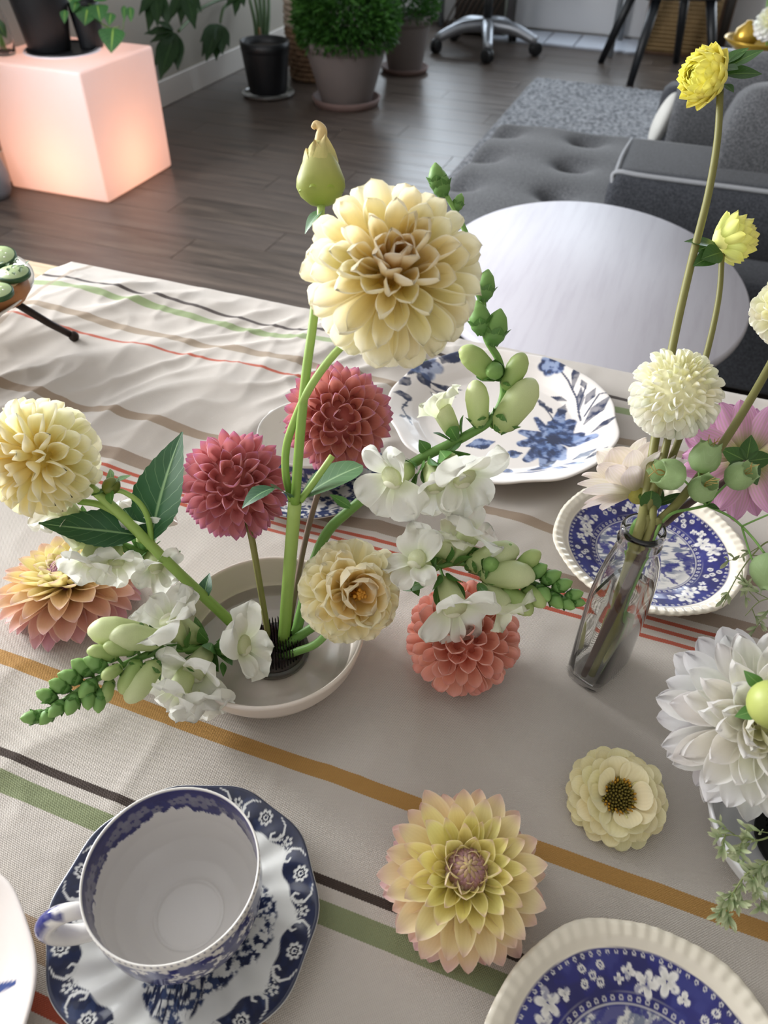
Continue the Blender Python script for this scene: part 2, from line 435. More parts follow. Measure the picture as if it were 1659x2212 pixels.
# ------------------------------------------------------------------ crockery: painted decoration is evaluated per vertex
WHITE = np.array(lin('#e4e1da')); CREAM = np.array(lin('#ddd5c3')); COBALT = np.array(lin('#0a1068')); COBALT2 = np.array(lin('#252d78')); NAVY = np.array(lin('#1d2f58')); SLATE = np.array(lin('#3d4f72'))
def revolve(prof, na, scal=None, zmod=None, paint=None, nsub=None):
    """prof: (r,z) from the middle of the face out over the rim and back under; paint(x,y,face) -> colours"""
    P = np.array(prof, float)
    if nsub:
        seg = np.r_[0, np.cumsum(np.hypot(*np.diff(P, axis=0).T))]; q = np.linspace(0, seg[-1], nsub)
        face_end = seg[int(np.argmax(P[:, 0]))]; P = np.stack([np.interp(q, seg, P[:, 0]), np.interp(q, seg, P[:, 1])], 1); face = q <= face_end+1e-6
    else: face = np.arange(len(P)) <= int(np.argmax(P[:, 0]))
    th = np.linspace(0, 2*math.pi, na, endpoint=False)
    Rr, TH = np.meshgrid(P[:, 0], th, indexing='ij'); Z = np.repeat(P[:, 1][:, None], na, 1)
    Rm = P[:, 0].max()
    if scal is not None: Rr2 = Rr*(1+scal(TH)*(Rr/Rm)**4)
    else: Rr2 = Rr
    if zmod is not None: Z = Z+zmod(Rr/Rm, TH, face[:, None])
    X = Rr2*np.cos(TH); Y = Rr2*np.sin(TH); n, m = X.shape
    V = np.stack([X.ravel(), Y.ravel(), Z.ravel()], 1)
    I = np.arange(n*m).reshape(n, m); J = np.roll(I, -1, 1)
    Fq = np.stack([I[:-1].ravel(), J[:-1].ravel(), J[1:].ravel(), I[1:].ravel()], 1)
    C = paint(X.ravel(), Y.ravel(), np.repeat(face, na), Z.ravel()) if paint else None
    return V, Fq, C
def lerp(C, col, m): return C+(np.asarray(col)-C)*np.clip(m, 0, 1)[:, None]
def fl(x, y, cx_, cy_, r, k=5, rot=0., dpt=.35, soft=.12):
    dx, dy = x-cx_, y-cy_; rho = np.hypot(dx, dy); ph = np.arctan2(dy, dx)
    rad = r*(1-dpt+dpt*np.abs(np.cos(k/2*(ph-rot)))); return sst(1+soft, 1-soft, rho/rad), rho/rad
def seg_d(x, y, p, q):
    p = np.asarray(p, float); q = np.asarray(q, float); d = q-p; L = d@d+1e-12
    t = np.clip(((x-p[0])*d[0]+(y-p[1])*d[1])/L, 0, 1); return np.hypot(x-p[0]-t*d[0], y-p[1]-t*d[1]), t
def stroke(x, y, pts, w, soft=.0004):
    m = np.zeros_like(x); n = len(pts)-1
    for i in range(n):
        d, t = seg_d(x, y, pts[i], pts[i+1]); ww = np.interp((i+t)/n, np.linspace(0, 1, len(w)), w); m = np.maximum(m, sst(soft, -soft, d-ww))
    return m
def china(name, label, cat, loc, V, Fq, C, mat, parent=None, rotz=0.0, group=None):
    me = mesh(name, V, Fq, True, C, 'paint'); me.materials.append(mat); o = bpy.data.objects.new(name, me)
    if parent is None: o.location = loc; o.rotation_euler = (0, 0, rotz)
    link(o, parent); return tag(o, label, cat, group)
m_china = china_mat('blue_printed_china'); m_cream_china = china_mat('cream_glazed_china', .18, .22); m_matte = china_mat('white_stoneware', .28, .2)

# --- small plates with deep blue border, gadrooned cream rim
def blue_paint(seed):
    def f(x, y, face, z):
        R = .089; r = np.hypot(x, y)/R; th = np.arctan2(y, x); n = len(x)
        C = np.repeat(CREAM[None], n, 0); nz = fbm(x*260, y*260, seed, 3); nz2 = fbm(x*90, y*90, seed+5, 3)
        band = sst(.838, .828, r)
        C = lerp(C, COBALT, band); C = lerp(C, COBALT2, band*sst(.48, .62, nz2)*.75); C = lerp(C, COBALT*.5, band*sst(.45, .3, nz2)*.6)
        # beads along both borders
        for rr, k, a, wd in ((.808, 84, .014, .8), (.553, 60, .016, .7)):
            ph = (th*k/(2*math.pi)) % 1-.5; dd = np.hypot(ph*2*math.pi*rr/k, r-rr); C = lerp(C, WHITE*.8, sst(a*1.2, a*.9, dd)*wd*sst(a*.35, a*.6, dd))
        C = lerp(C, WHITE*.72, sst(.006, .002, np.abs(r-.525))*.8); C = lerp(C, WHITE*.6, sst(.004, .001, np.abs(r-.583))*.5)
        # flower sprays, five round the border
        for s in range(5):
            a0 = s*2*math.pi/5+seed
            for da, rr, rad, k in ((0, .71, .092, 5), (.185, .65, .085, 5), (.36, .70, .05, 4), (-.19, .675, .045, 3), (.46, .655, .035, 4)):
                a = a0+da; m, q = fl(x, y, R*rr*math.cos(a), R*rr*math.sin(a), R*rad, k, a*3, .55)
                sh = .62+.38*np.clip(q, 0, 1); C = C+(WHITE[None]*sh[:, None]-C)*m[:, None]
                C = lerp(C, COBALT, m*sst(.17, .10, q)); C = lerp(C, COBALT2, m*sst(.5, .62, nz)*.55)
            for da, rr in ((.62, .74), (.72, .69), (.66, .645), (.80, .745), (.83, .66)):
                a = a0+da; m, q = fl(x, y, R*rr*math.cos(a), R*rr*math.sin(a), R*.030, 12, 0, .25)
                C = lerp(C, WHITE*.8, m*sst(.42, .52, q)); C = lerp(C, WHITE*.8, sst(.28, .18, q))
        # the printed scene in the middle
        cen = sst(.515, .505, r); sky = fbm(x*120+y*20, y*420, seed+9, 4); tr = fbm(x*160, y*150, seed+2, 4)
        T = WHITE[None]*.82+np.zeros((n, 3)); T = lerp(T, SLATE, sst(.40, .58, sky)*.8); T = lerp(T, COBALT*1.2, sst(.47, .55, tr)*.9)
        T = lerp(T, WHITE*.85, sst(.0, -.3, y/R+.14+.1*np.sin(x*120))*sst(.62, .45, tr))
        C = C+(T-C)*cen[:, None]
        return np.where(face[:, None], C, CREAM[None])
    return f
bp_prof = [(0, .006), (.03, .006), (.0445, .0062), (.048, .0070), (.053, .0092), (.062, .0125), (.074, .0155), (.0755, .0162), (.080, .0205), (.0862, .0225), (.089, .0215), (.0888, .0195), (.083, .0160), (.070, .0115), (.056, .006), (.052, .0010), (.050, 0), (.046, .0005), (.045, .0035), (0, .0035)]
def gadroon(r, TH, face): return np.where((r > .86), .00034*np.cos(TH*66)*sst(.86, .92, r), 0)
def lobes(TH): return .012*np.cos(TH*6)+.004*np.cos(TH*12)
for lab, c, sd, rz, na in (('blue and white side plate with gadrooned rim behind the glass bottle', (.0634, .5728), 1.3, .3, 640), ('blue and white side plate with gadrooned rim nearest the peach dahlia', (.1074, .1388), 4.1, 1.12, 860)):
    V, Fq, C = revolve(bp_prof, na, lobes, gadroon, blue_paint(sd), 190)
    china('side_plate', lab, 'plate', (c[0], c[1], cz(*c)-.0005), V, Fq, C, m_cream_china, rotz=rz, group='blue printed side plates')

# --- hand-painted floral dinner plate
PC = np.array((-.1178, .7285)); PZ = .752
def pp(px, py):
    p = at(px, py, PZ)[:2]-PC; return p
def floral_paint(x, y, face, z):
    n = len(x); C = np.repeat(np.array(lin('#e2dbd4'))[None], n, 0); nz = fbm(x*150, y*150, 3, 4); nz2 = fbm(x*60, y*60, 8, 3)
    DK, MD, LT = np.array(lin('#1a2748')), np.array(lin('#2a4478')), np.array(lin('#7088b2'))
    def wash(m, strong=.9):
        nonlocal C
        C = lerp(C, LT, m*.85); C = lerp(C, MD, m*sst(.34, .50, nz)*strong); C = lerp(C, DK, m*sst(.44, .62, nz)*strong)
    def leafs(a, b, wd, dark=False):
        nonlocal C
        m = stroke(x, y, [pp(*a), (pp(*a)+pp(*b))/2, pp(*b)], [wd*.15, wd, wd*.08])
        if dark: C = lerp(C, DK, m*(.7+.3*sst(.3, .6, nz)))
        else: wash(m)
    # big open bloom, its pale and dark petals
    for tip, wd in (((1130, 925), .010), ((1128, 950), .011), ((1160, 895), .006), ((1140, 985), .010), ((1180, 1000), .013), ((1215, 985), .011), ((1235, 905), .013), ((1255, 935), .010), ((1280, 950), .011), ((1215, 880), .009), ((1190, 905), .006)):
        wash(stroke(x, y, [pp(1195, 943), (pp(1195, 943)+pp(*tip))*.5, pp(*tip)], [wd*.3, wd, wd*.5], .001))
    m, q = fl(x, y, *pp(1196, 942), .010, 9, 0, .3); C = lerp(C, DK, m)
    # stems, leaves and the bud on the right
    for pts, wd in (([(1255, 905), (1245, 865), (1225, 835), (1205, 815)], .0012), ([(1262, 900), (1290, 870), (1325, 870)], .0010), ([(1250, 880), (1262, 850)], .0010), ([(1160, 855), (1185, 880), (1200, 905)], .0010)):
        C = lerp(C, DK, stroke(x, y, [pp(*p) for p in pts], [wd, wd*.8]))
    m, q = fl(x, y, *pp(1190, 806), .017, 6, .4, .18); wash(m, 1.0)
    for a, b, wd in (((1262, 855), (1252, 838), .004), ((1235, 850), (1243, 805), .005), ((1225, 862), (1192, 850), .004), ((1252, 885), (1252, 850), .005), ((1262, 880), (1282, 858), .0055), ((1180, 875), (1165, 855), .004), ((1195, 885), (1180, 868), .004), ((1210, 890), (1222, 868), .006), ((1262, 915), (1312, 878), .008), ((1275, 940), (1330, 920), .004), ((1235, 1000), (1285, 985), .006), ((1255, 1010), (1310, 985), .003)):
        leafs(a, b, wd, True)
    # lower sprays and petals
    for a, b, wd in (((1090, 975), (1130, 970), .007), ((1010, 955), (1070, 945), .010), ((1110, 1028), (1180, 1020), .004), ((1190, 1015), (1225, 1025), .004), ((1215, 1010), (1260, 1018), .004), ((1085, 1005), (1105, 1022), .007), ((1140, 1012), (1200, 1005), .005)):
        leafs(a, b, wd)
    # left bloom with its fringe of dark leaves
    for a, b, wd in (((930, 832), (1000, 835), .005), ((935, 840), (985, 850), .0045), ((930, 845), (970, 868), .004), ((862, 850), (885, 835), .008), ((868, 872), (890, 868), .006), ((900, 820), (930, 840), .009), ((955, 800), (975, 770), .016), ((965, 790), (980, 780), .015), ((850, 868), (880, 865), .005), ((868, 888), (882, 885), .0025), ((875, 905), (890, 915), .003), ((862, 915), (876, 910), .003), ((880, 830), (905, 805), .008), ((1075, 765), (1095, 775), .006)):
        leafs(a, b, wd, True)
    C = lerp(C, DK, stroke(x, y, [pp(885, 870), pp(868, 895), pp(890, 925)], [.001, .001]))
    m, q = fl(x, y, *pp(918, 808), .022, 5, .3, .3); wash(m*.8, .6); m, q = fl(x, y, *pp(918, 806), .009, 8, 0, .3); C = lerp(C, DK, m)
    return np.where(face[:, None], C, np.array(lin('#ded7cf'))[None])
fp_prof = [(0, .007), (.05, .007), (.085, .0078), (.094, .0105), (.103, .0165), (.115, .0225), (.126, .0262), (.130, .0268), (.1312, .0255), (.128, .0225), (.114, .017), (.098, .008), (.088, .0012), (.084, 0), (.078, .001), (.076, .003), (0, .003)]
V, Fq, C = revolve(fp_prof, 760, lambda t: .010*np.cos(t*9+.6)+.008*np.cos(t*5+2)+.006*np.cos(t*14), None, floral_paint, 190)
china('dinner_plate', 'white wavy edged plate painted with loose blue flowers', 'plate', (PC[0], PC[1], cz(*PC)-.001), V, Fq, C, m_matte)
# corner of another hand painted plate, cut by the photograph's edge
def corner_paint(x, y, face, z):
    C = np.repeat(np.array(lin('#e2d9d2'))[None], len(x), 0)
    for a0 in (0.0, 1.3, 2.6, 3.9, 5.2):
        p = np.array((math.cos(a0), math.sin(a0))); q = np.array((-p[1], p[0]))
        C = lerp(C, np.array(lin('#1c3a78')), stroke(x, y, [p*.078, p*.060+q*.004, p*.036-q*.006], [.0012, .0038, .002]))
        C = lerp(C, np.array(lin('#3d5f9a')), stroke(x, y, [p*.06+q*.02, p*.045+q*.012, p*.03+q*.0], [.001, .004, .001])*.8)
    return np.where(face[:, None], C, np.array(lin('#ded7cf'))[None])
sp_prof = [(r*.70, z) for r, z in fp_prof]
V, Fq, C = revolve(sp_prof, 360, lambda t: .010*np.cos(t*9+.6)+.008*np.cos(t*5+2), None, corner_paint, 120)
china('dinner_plate', 'white plate with single blue brush leaves beside the rust stripe', 'plate', (-.3085, .018, cz(-.3, .02)-.0005), V, Fq, C, m_matte, rotz=.22-.9)

# --- teacups and saucers
def saucer_paint(x, y, face, z):
    R = .083; r = np.hypot(x, y)/R; th = np.arctan2(y, x); n = len(x); nz = fbm(x*230, y*230, 21, 3); nz2 = fbm(x*90, y*90, 25, 3)
    W = np.array(lin('#dfdfda')); B = np.array(lin('#0f1d40')); B2 = np.array(lin('#2b3d64')); C = np.repeat(W[None], n, 0)
    inner = .80+.035*np.cos(th*10)+.018*np.cos(th*20+1); band = sst(inner-.008, inner+.008, r)
    C = lerp(C, B, band); C = lerp(C, B2, band*sst(.5, .66, nz2)*.7); C = lerp(C, B*.55, band*sst(.44, .3, nz)*.6)
    K = 10
    for s in range(K):
        a = (s+.5)*2*math.pi/K
        m, q = fl(x, y, R*.895*math.cos(a), R*.895*math.sin(a), R*.062, 8, a, .3)
        C = lerp(C, W*.95, m*sst(.58, .66, q)); C = lerp(C, B*.6, m*sst(.66, .58, q)); C = lerp(C, W, sst(.42, .36, q)); C = lerp(C, B, sst(.20, .14, q))
        for sg in (-1, 1):                                   # scrolls either side of each rosette
            pts = [(R*rr*math.cos(a+sg*da), R*rr*math.sin(a+sg*da)) for rr, da in ((.97, .12), (.955, .19), (.90, .24), (.835, .23), (.80, .18), (.83, .15), (.86, .17))]
            C = lerp(C, W*.92, stroke(x, y, pts, [.0003, .0010, .0005], .0003))
        a2 = s*2*math.pi/K
        for da, rr, rad in ((0, .90, .04), (.07, .87, .028), (-.07, .87, .028), (0, .845, .022)):
            m, q = fl(x, y, R*rr*math.cos(a2+da), R*rr*math.sin(a2+da), R*rad, 5, a2, .5); C = lerp(C, W*.85, m*sst(.35, .5, q))
    C = lerp(C, B*.8, sst(.975, .99, r))
    # trees and ruins printed round the well
    tree = fbm(x*330, y*330, 31, 3); rag = fbm(th*9, r*4, 35, 3); ph = (th+2.1) % (2*math.pi)
    lim = .42+.28*np.exp(-((ph-.55)/.42)**2)+.24*np.exp(-((ph-1.9)/.75)**2)+.1*rag
    mm = sst(lim+.01, lim-.03, r); tv = fbm(x*520, y*90, 37, 3)
    C = lerp(C, B2, mm*sst(.36, .52, tree)); C = lerp(C, B, mm*sst(.46, .58, np.where(ph < 1.15, tv, tree)))
    return np.where(face[:, None], C, W[None]*.95)
def flutes(r, TH, face): return np.where(face, .0006*np.sin(TH*20+r*6)*sst(.4, .6, r)*sst(1.0, .84, r), 0)
sa_prof = [(0, .0055), (.022, .0055), (.0228, .0072), (.026, .0064), (.040, .0075), (.055, .0115), (.069, .0165), (.0785, .0195), (.082, .0205), (.0834, .0200), (.0825, .0183), (.070, .0135), (.052, .0075), (.040, .0025), (.036, 0), (.032, .0005), (.031, .003), (0, .003)]
def cup_paint(R, H, seed, style):
    def f(x, y, face, z):
        n = len(x); r = np.hypot(x, y); th = np.arctan2(y, x); u = th*R; W = np.array(lin('#e0dcd5')); C = np.repeat(W[None], n, 0)
        nz = fbm(th*22, z*420, seed, 4); nz2 = fbm(th*9, z*180, seed+4, 3)
        B = np.array(lin('#0a0f5c')) if style == 0 else np.array(lin('#25365f')); B2 = np.array(lin('#171d68'))
        if style == 0:
            low = H-.0175-.0020*np.cos(th*7)-.012*fbm(th*11, th*0, seed+9, 3)
            ins = sst(low-.0006, low+.0006, z)*(z < H-.0018)
            C1 = lerp(C, B2, ins); C1 = lerp(C1, B, ins*sst(.42, .55, nz)); C1 = lerp(C1, B, sst(H-.0062, H-.0050, z)*sst(H-.0016, H-.0022, z+.0005*np.cos(th*90)))
            for s in range(7):
                for da, dz, rad, k in ((0, .0150, .0082, 5), (.16, .0125, .0068, 5), (-.16, .0120, .005, 4), (.33, .0135, .0045, 4), (-.33, .0165, .0042, 5)):
                    a = s*2*math.pi/7+da; du = ((th-a+math.pi) % (2*math.pi)-math.pi)*R; dz_ = z-(H-dz)
                    m, q = fl(du, dz_, 0, 0, rad, k, .5, .45); m = m*(z < H-.006); C1 = lerp(C1, W*.26+B2*.6, m*.8); C1 = lerp(C1, B, m*sst(.25, .15, q))
        else: C1 = C
        out = sst(.006, .010, z)*(z < H-.006 if style == 0 else z < H-.003); C2 = lerp(C, B2, out*sst(.32, .42, nz2)); C2 = lerp(C2, B, out*sst(.44, .56, nz))
        return np.where(face[:, None], C1, C2)
    return f
def teacup(loc, R, H, na, seed, style, hdir, hs, label, group):
    th_ = .0022
    inn = [(0, .006), (R*.41, .0060), (R*.425, .0054), (R*.445, .0074), (R*.64, H*.16), (R*.83, H*.32), (R*.925, H*.52), (R*.955, H*.74), (R*.965, H*.90), (R*.975, H-.0008)]
    prof = inn+[(R, H), (R*1.008, H-.0018), (R*1.004, H*.90), (R*.998, H*.72), (R*.965, H*.50), (R*.87, H*.29), (R*.68, H*.13), (R*.52, H*.08), (R*.47, .006), (R*.48, .0005), (R*.45, 0), (R*.42, .001), (R*.40, .004), (0, .004)]
    V, Fq, C = revolve(prof, na, None, None, cup_paint(R, H, seed, style), 150 if na > 400 else 90)
    root = thing('teacup', label, 'cup', loc, group)
    china('cup_body', None, None, None, V, Fq, C, m_china, root)
    # loop handle with a printed outer face
    d = np.array((math.cos(hdir), math.sin(hdir), 0)); up = np.array((0, 0, 1.)); L = np.array(loc)
    pts = [d*R*.965+up*H*.66, d*(R+.009*hs)+up*H*.73, d*(R+.019*hs)+up*H*.70, d*(R+.026*hs)+up*H*.57, d*(R+.024*hs)+up*H*.41, d*(R+.014*hs)+up*H*.29, d*R*.95+up*H*.27, d*R*.86+up*H*.29]
    P = catmull(pts, 5); mb = MB(); mb.tube(P, [.0042+.0022*math.sin(math.pi*i/(len(P)-1)) for i in range(len(P))], 16)
    n = len(mb.V); Wc = np.array(lin('#e0dcd5')); Cc = np.repeat(Wc[None], n, 0)
    if style == 0:
        Vv = np.array(mb.V); k = np.repeat(np.arange(len(P)), 16); cen = np.array(P)[k]
        outw = np.einsum('ij,ij->i', Vv-cen, np.where((k/len(P) < .22)[:, None], up*.8+d*.6, d*.8+up*.3)); nzz = fbm(Vv[:, 2]*420, Vv[:, 0]*420, 5, 3)
        m = sst(.0012, .0022, outw)*sst(.16, .2, k/len(P))*sst(.60, .52, k/len(P)); Cc = lerp(Cc, np.array(lin('#1c2470')), m); Cc = lerp(Cc, Wc, m*sst(.56, .66, nzz))
    mb.V = [tuple(np.array(v)+L) for v in mb.V]
    V2 = np.array(mb.V)-L; me = mesh('handle', V2, mb.F, True, Cc, 'paint'); me.materials.append(m_china); o = bpy.data.objects.new('handle', me); link(o, root)
    return root
SC = (-.1745, .1342); V, Fq, C = revolve(sa_prof, 860, lambda t: .014*np.cos(t*10), flutes, saucer_paint, 190)
sz = cz(*SC)-.0005
china('saucer', 'scalloped blue and white saucer under the wide empty teacup', 'saucer', (*SC, sz), V, Fq, C, m_china, rotz=.35)
hp = at(78, 2024, .778)
teacup((-.1728, .1345, sz+.0055), .0503, .0735, 620, 3, 0, math.atan2(hp[1]-.1345, hp[0]+.1728), 1.0, 'empty teacup with dark blue floral band inside its rim', None)
def back_saucer(x, y, face, z):
    R = .0797; r = np.hypot(x, y)/R; th = np.arctan2(y, x); n = len(x); W = np.array(lin('#dedbd4')); B = np.array(lin('#22335c')); C = np.repeat(W[None], n, 0)
    nz = fbm(th*8, r*22, 51, 3); tree = fbm(x*170, y*170, 53, 4)
    C = lerp(C, B, sst(.44, .56, tree)*sst(.30, .34, r)*sst(.97, .93, r)); C = lerp(C, B, sst(.5, .6, nz)*sst(.70, .74, r)*sst(.96, .92, r))
    ph = (th*70/(2*math.pi)) % 1-.5; C = lerp(C, B*.8, sst(.92, .94, r)); C = lerp(C, W, sst(.32, .18, np.abs(ph))*sst(.94, .95, r)*sst(.985, .975, r)*.6)
    return np.where(face[:, None], C, W[None])
BS = (-.2825, .5615); bz = cz(*BS)-.0005
V, Fq, C = revolve([(r*.0797/.0834, z*.9) for r, z in sa_prof], 420, None, None, back_saucer, 120)
china('saucer', 'blue willow style saucer behind the dusky pink dahlias', 'saucer', (*BS, bz), V, Fq, C, m_china, rotz=1.0)
hb = at(598, 868, .80); 
teacup((-.2785, .5660, bz+.0050), .0560, .058, 320, 13, 1, math.atan2(hb[1]-.570, hb[0]+.273), .62, 'plain cream lined teacup on the willow style saucer', None)
# ------------------------------------------------------------------ flower kit
def petal_mesh(name, wl, cb, ct, bend, tip='round', ruf=0.0, seed=0, nu=6, nv=9, a0=.35, pk=.62, twist=0.0, keel=0.0, mat=None):
    """unit-long petal along +Y, hollow side +Z; wl half-width/length, cb/ct roll at base/tip, bend backwards"""
    r = random.Random(seed); V = []; C = []; F = []
    ss = [1-(1-j/nv)**1.5 for j in range(nv+1)]; y = z = 0.0; ps = 0.0
    p1, p2 = r.uniform(0, 6), r.uniform(0, 6)
    for j, s in enumerate(ss):
        ph = bend*s**1.4; ds = s-ps; y += math.cos(ph)*ds; z -= math.sin(ph)*ds; ps = s
        wd = a0+(1-a0)*math.sin(math.pi/2*min(1, s/pk))
        if s > pk:
            q = (s-pk)/(1-pk)
            wd *= {'round': math.sqrt(max(0, 1-q**2.3)), 'point': max(0, 1-q**1.7), 'blunt': math.sqrt(max(0, 1-q**4)), 'taper': max(0, (1-q)**.9), 'ogive': max(0, 1-q**2.1)**.72}[tip]
        wd = max(wd*wl, .004); th = cb+(ct-cb)*s; th = max(th, .06) if th >= 0 else min(th, -.06)
        for i in range(nu+1):
            u = -1+2*i/nu; a = th*u; Rr = wd/th
            x = Rr*math.sin(a); h = Rr*(1-math.cos(a))-keel*wd*max(0, 1-abs(u)*3)
            h += ruf*s*s*(math.sin(u*5+p1)+.6*math.sin(u*9+s*7+p2))*wl
            tw = twist*s
            x, h = x*math.cos(tw)-h*math.sin(tw), x*math.sin(tw)+h*math.cos(tw)
            V.append((x, y+h*math.sin(ph), z+h*math.cos(ph))); C.append((s, abs(u), i/nu))
    for j in range(nv):
        for i in range(nu):
            k = j*(nu+1)+i; F.append((k, k+1, k+nu+2, k+nu+1))
    me = mesh(name, V, F, True, C)
    if mat: me.materials.append(mat)
    return me
def ramp(stops, f):
    for (a, ca), (b, cb) in zip(stops, stops[1:]):
        if f <= b:
            t = (f-a)/(b-a+1e-9); return tuple(x+(y-x)*t for x, y in zip(lin(ca), lin(cb)))
    return lin(stops[-1][1])
def jit(c, r, k=.05):
    g = 1+r.uniform(-k, k); return tuple(min(1, max(0, x*g*(1+r.uniform(-k, k)*.5))) for x in c)
def head(root, pos, axis, R, mat, N_=110, amax=150, a0=4, pw=.56, colors=None, rb=(.12, .42), rf=None, wk=.62, curl=((2.4, 1.2), (1.9, .9)), bend=(-.3, .25), tip='round', ruf=.02, core='#d9c070', seed=1, layers=7, squash=1.0, spin=0.0, keel=0.0, lenf=None, jitter=.05, tilt=0.0, pk=.62, base_in=0.0, cscale=.36, name='petal', wmin=0.0, button=None):
    """a composite flower head: petals on a phyllotactic spiral from the eye (f=0) to the back (f=1)"""
    r = random.Random(seed); M = zframe(axis); pos = np.array(pos, float)
    hm = MB(); hm.ball((0, 0, 0), R*cscale, 16, 10, (1, 1, squash)); me = mesh('flower_head', hm.V, hm.F, True, hm.C)
    cm = bpy.data.materials.get('core_'+core) or simple('core_'+core, core, .7, var=.2, vs=300); cm.name = 'core_'+core
    me.materials.append(cm); h = bpy.data.objects.new('flower_head', me); link(h, root)
    h.matrix_local = Matrix.Translation(Vector(pos)-wloc(root)) @ M.to_4x4()
    AM, A0 = math.radians(amax), math.radians(a0); GA = math.pi*(3-math.sqrt(5))
    lay = {}
    def al(f): return A0+(AM-A0)*f**pw
    for i in range(N_):
        f = (i+.5)/N_; a = al(f); da = (AM-A0)*pw*f**(pw-1)
        tipR = R*(rf(f) if rf else 1.0)*(1+r.uniform(-.03, .03)); b = R*(rb[0]+(rb[1]-rb[0])*f)
        L = (lenf(f)*R if lenf else tipR-b)
        sp_ = tipR*math.sqrt(max(1e-6, 2*math.pi*math.sin(a)*da/N_)); wd = max(wk*sp_, wmin*R); lk = min(layers-1, int(f*layers))
        if lk not in lay:
            lf = (lk+.5)/layers; cbv = [curl[0][k]+(curl[1][k]-curl[0][k])*lf for k in (0, 1)]; bv = bend[0]+(bend[1]-bend[0])*lf
            lay[lk] = [petal_mesh(name, min(.95, wd/L), cbv[0]*(1+.15*(k-1)), cbv[1]*(1+.2*(k-1)), bv+.12*(k-1), tip, ruf*(1+.5*k), seed*31+lk*7+k, mat=mat, keel=keel, pk=pk, twist=.15*(k-1)) for k in range(3)]
        th = GA*i+spin+r.uniform(-jitter, jitter)*2; a2 = a+r.uniform(-jitter, jitter)
        d0 = Vector((math.sin(a2)*math.cos(th), math.sin(a2)*math.sin(th), math.cos(a2)*squash)).normalized()
        p = d0*b-Vector((0, 0, base_in*R))
        ad = a2+tilt*f; d = Vector((math.sin(ad)*math.cos(th), math.sin(ad)*math.sin(th), math.cos(ad)))
        n = Vector((-math.cos(ad)*math.cos(th), -math.cos(ad)*math.sin(th), math.sin(ad)))
        o = bpy.data.objects.new(name, lay[lk][r.randrange(3)]); o.color = (*jit(ramp(colors, f), r), 1)
        X = frame(d, n).to_4x4(); s_ = L*(1+r.uniform(-.06, .06)); link(o, h)
        o.matrix_local = Matrix.Translation(p) @ X @ Matrix.Diagonal((s_, s_, s_, 1))
    if button:                                   # tight domed eye of unopened petals, like scales
        br, bc = button; me_b = [petal_mesh('inner_petal', .30, 1.1, 1.3, -1.15, 'point', 0, 90+k, nu=4, nv=6, pk=.5, mat=mat) for k in range(2)]
        NB = 64
        for i in range(NB):
            f = (i+.5)/NB; a = math.radians(6+84*f**.6); th = GA*i; rr = R*br
            p = Vector((math.sin(a)*math.cos(th)*rr, math.sin(a)*math.sin(th)*rr, math.cos(a)*rr*1.15+R*.12))
            d = Vector((-math.cos(a)*math.cos(th)*.6+math.sin(a)*math.cos(th)*.25, -math.cos(a)*math.sin(th)*.6+math.sin(a)*math.sin(th)*.25, .75)); n = Vector((-math.cos(th)*math.sin(a+.3), -math.sin(th)*math.sin(a+.3), -.4*math.cos(a)))
            s_ = R*(.10+.13*f); o = bpy.data.objects.new('inner_petal', me_b[i % 2]); o.color = (*jit(ramp([(0, '#cdb57e'), (.35, bc), (.75, bc), (1, '#e6d2c4')], f), r), 1); link(o, h)
            o.matrix_local = Matrix.Translation(p) @ frame(d, n).to_4x4() @ Matrix.Diagonal((s_, s_, s_, 1))
        kb = MB(); kb.ball((0, 0, R*.12), R*br*.97, 14, 9, (1, 1, 1.15)); ke = mesh('eye', kb.V, kb.F, True, kb.C); ke.materials.append(simple('eye_'+bc, bc, .7, var=.25, vs=300)); o = bpy.data.objects.new('eye', ke); link(o, h)
    return h
def PX(lst): return [dep(*p) for p in lst]
def stem(root, pts, r0, r1, mat, name='stem', n=10, px=True, sub=6, color=None):
    P = catmull(PX(pts) if px else pts, sub); m = len(P); mb = MB()
    mb.tube(P, [r0+(r1-r0)*i/(m-1) for i in range(m)], n); return mb.build(name, mat, root, color=color)
def leaf(root, base, tip, nrm, wl, mat, name='leaf', arch=.3, fold=.35, ser=0, curl=0.0, tipk='taper', pk=.42, nv=16, nu=8, wave=.0, side=0.0, blunt=None):
    """leaf blade from base to tip; nrm is the way its upper face looks"""
    base, tip = np.array(base, float), np.array(tip, float); L = np.linalg.norm(tip-base); X = frame(tip-base, nrm)
    V = []; C = []; F = []
    for j in range(nv+1):
        s = j/nv; wd = math.sin(math.pi/2*min(1, s/pk))**.8 if s < pk else (max(0, 1-((s-pk)/(1-pk))**1.5) if tipk == 'taper' else math.sqrt(max(0, 1-((s-pk)/(1-pk))**2.2)))
        if ser: wd *= 1+.09*(((s*ser) % 1)-.5)*(1 if .12 < s < .95 else 0)
        wd = max(wd*wl, .012); z0 = arch*(s-s*s)*1.0+curl*max(0, s-.4)**2; xo = side*(s-s*s)
        for i in range(nu+1):
            u = -1+2*i/nu; x = u*wd; z = z0+fold*abs(x)*(.7+.3*math.cos(s*3))+wave*math.sin(s*19+u*3)*abs(u)*wl
            V.append(np.array(X @ Vector((x+xo, s, z)))*L+base); C.append((s, abs(u), .5))
    for j in range(nv):
        for i in range(nu): k = j*(nu+1)+i; F.append((k, k+1, k+nu+2, k+nu+1))
    mb = MB(); mb.add(V, F, C); return mb.build(name, mat, root)

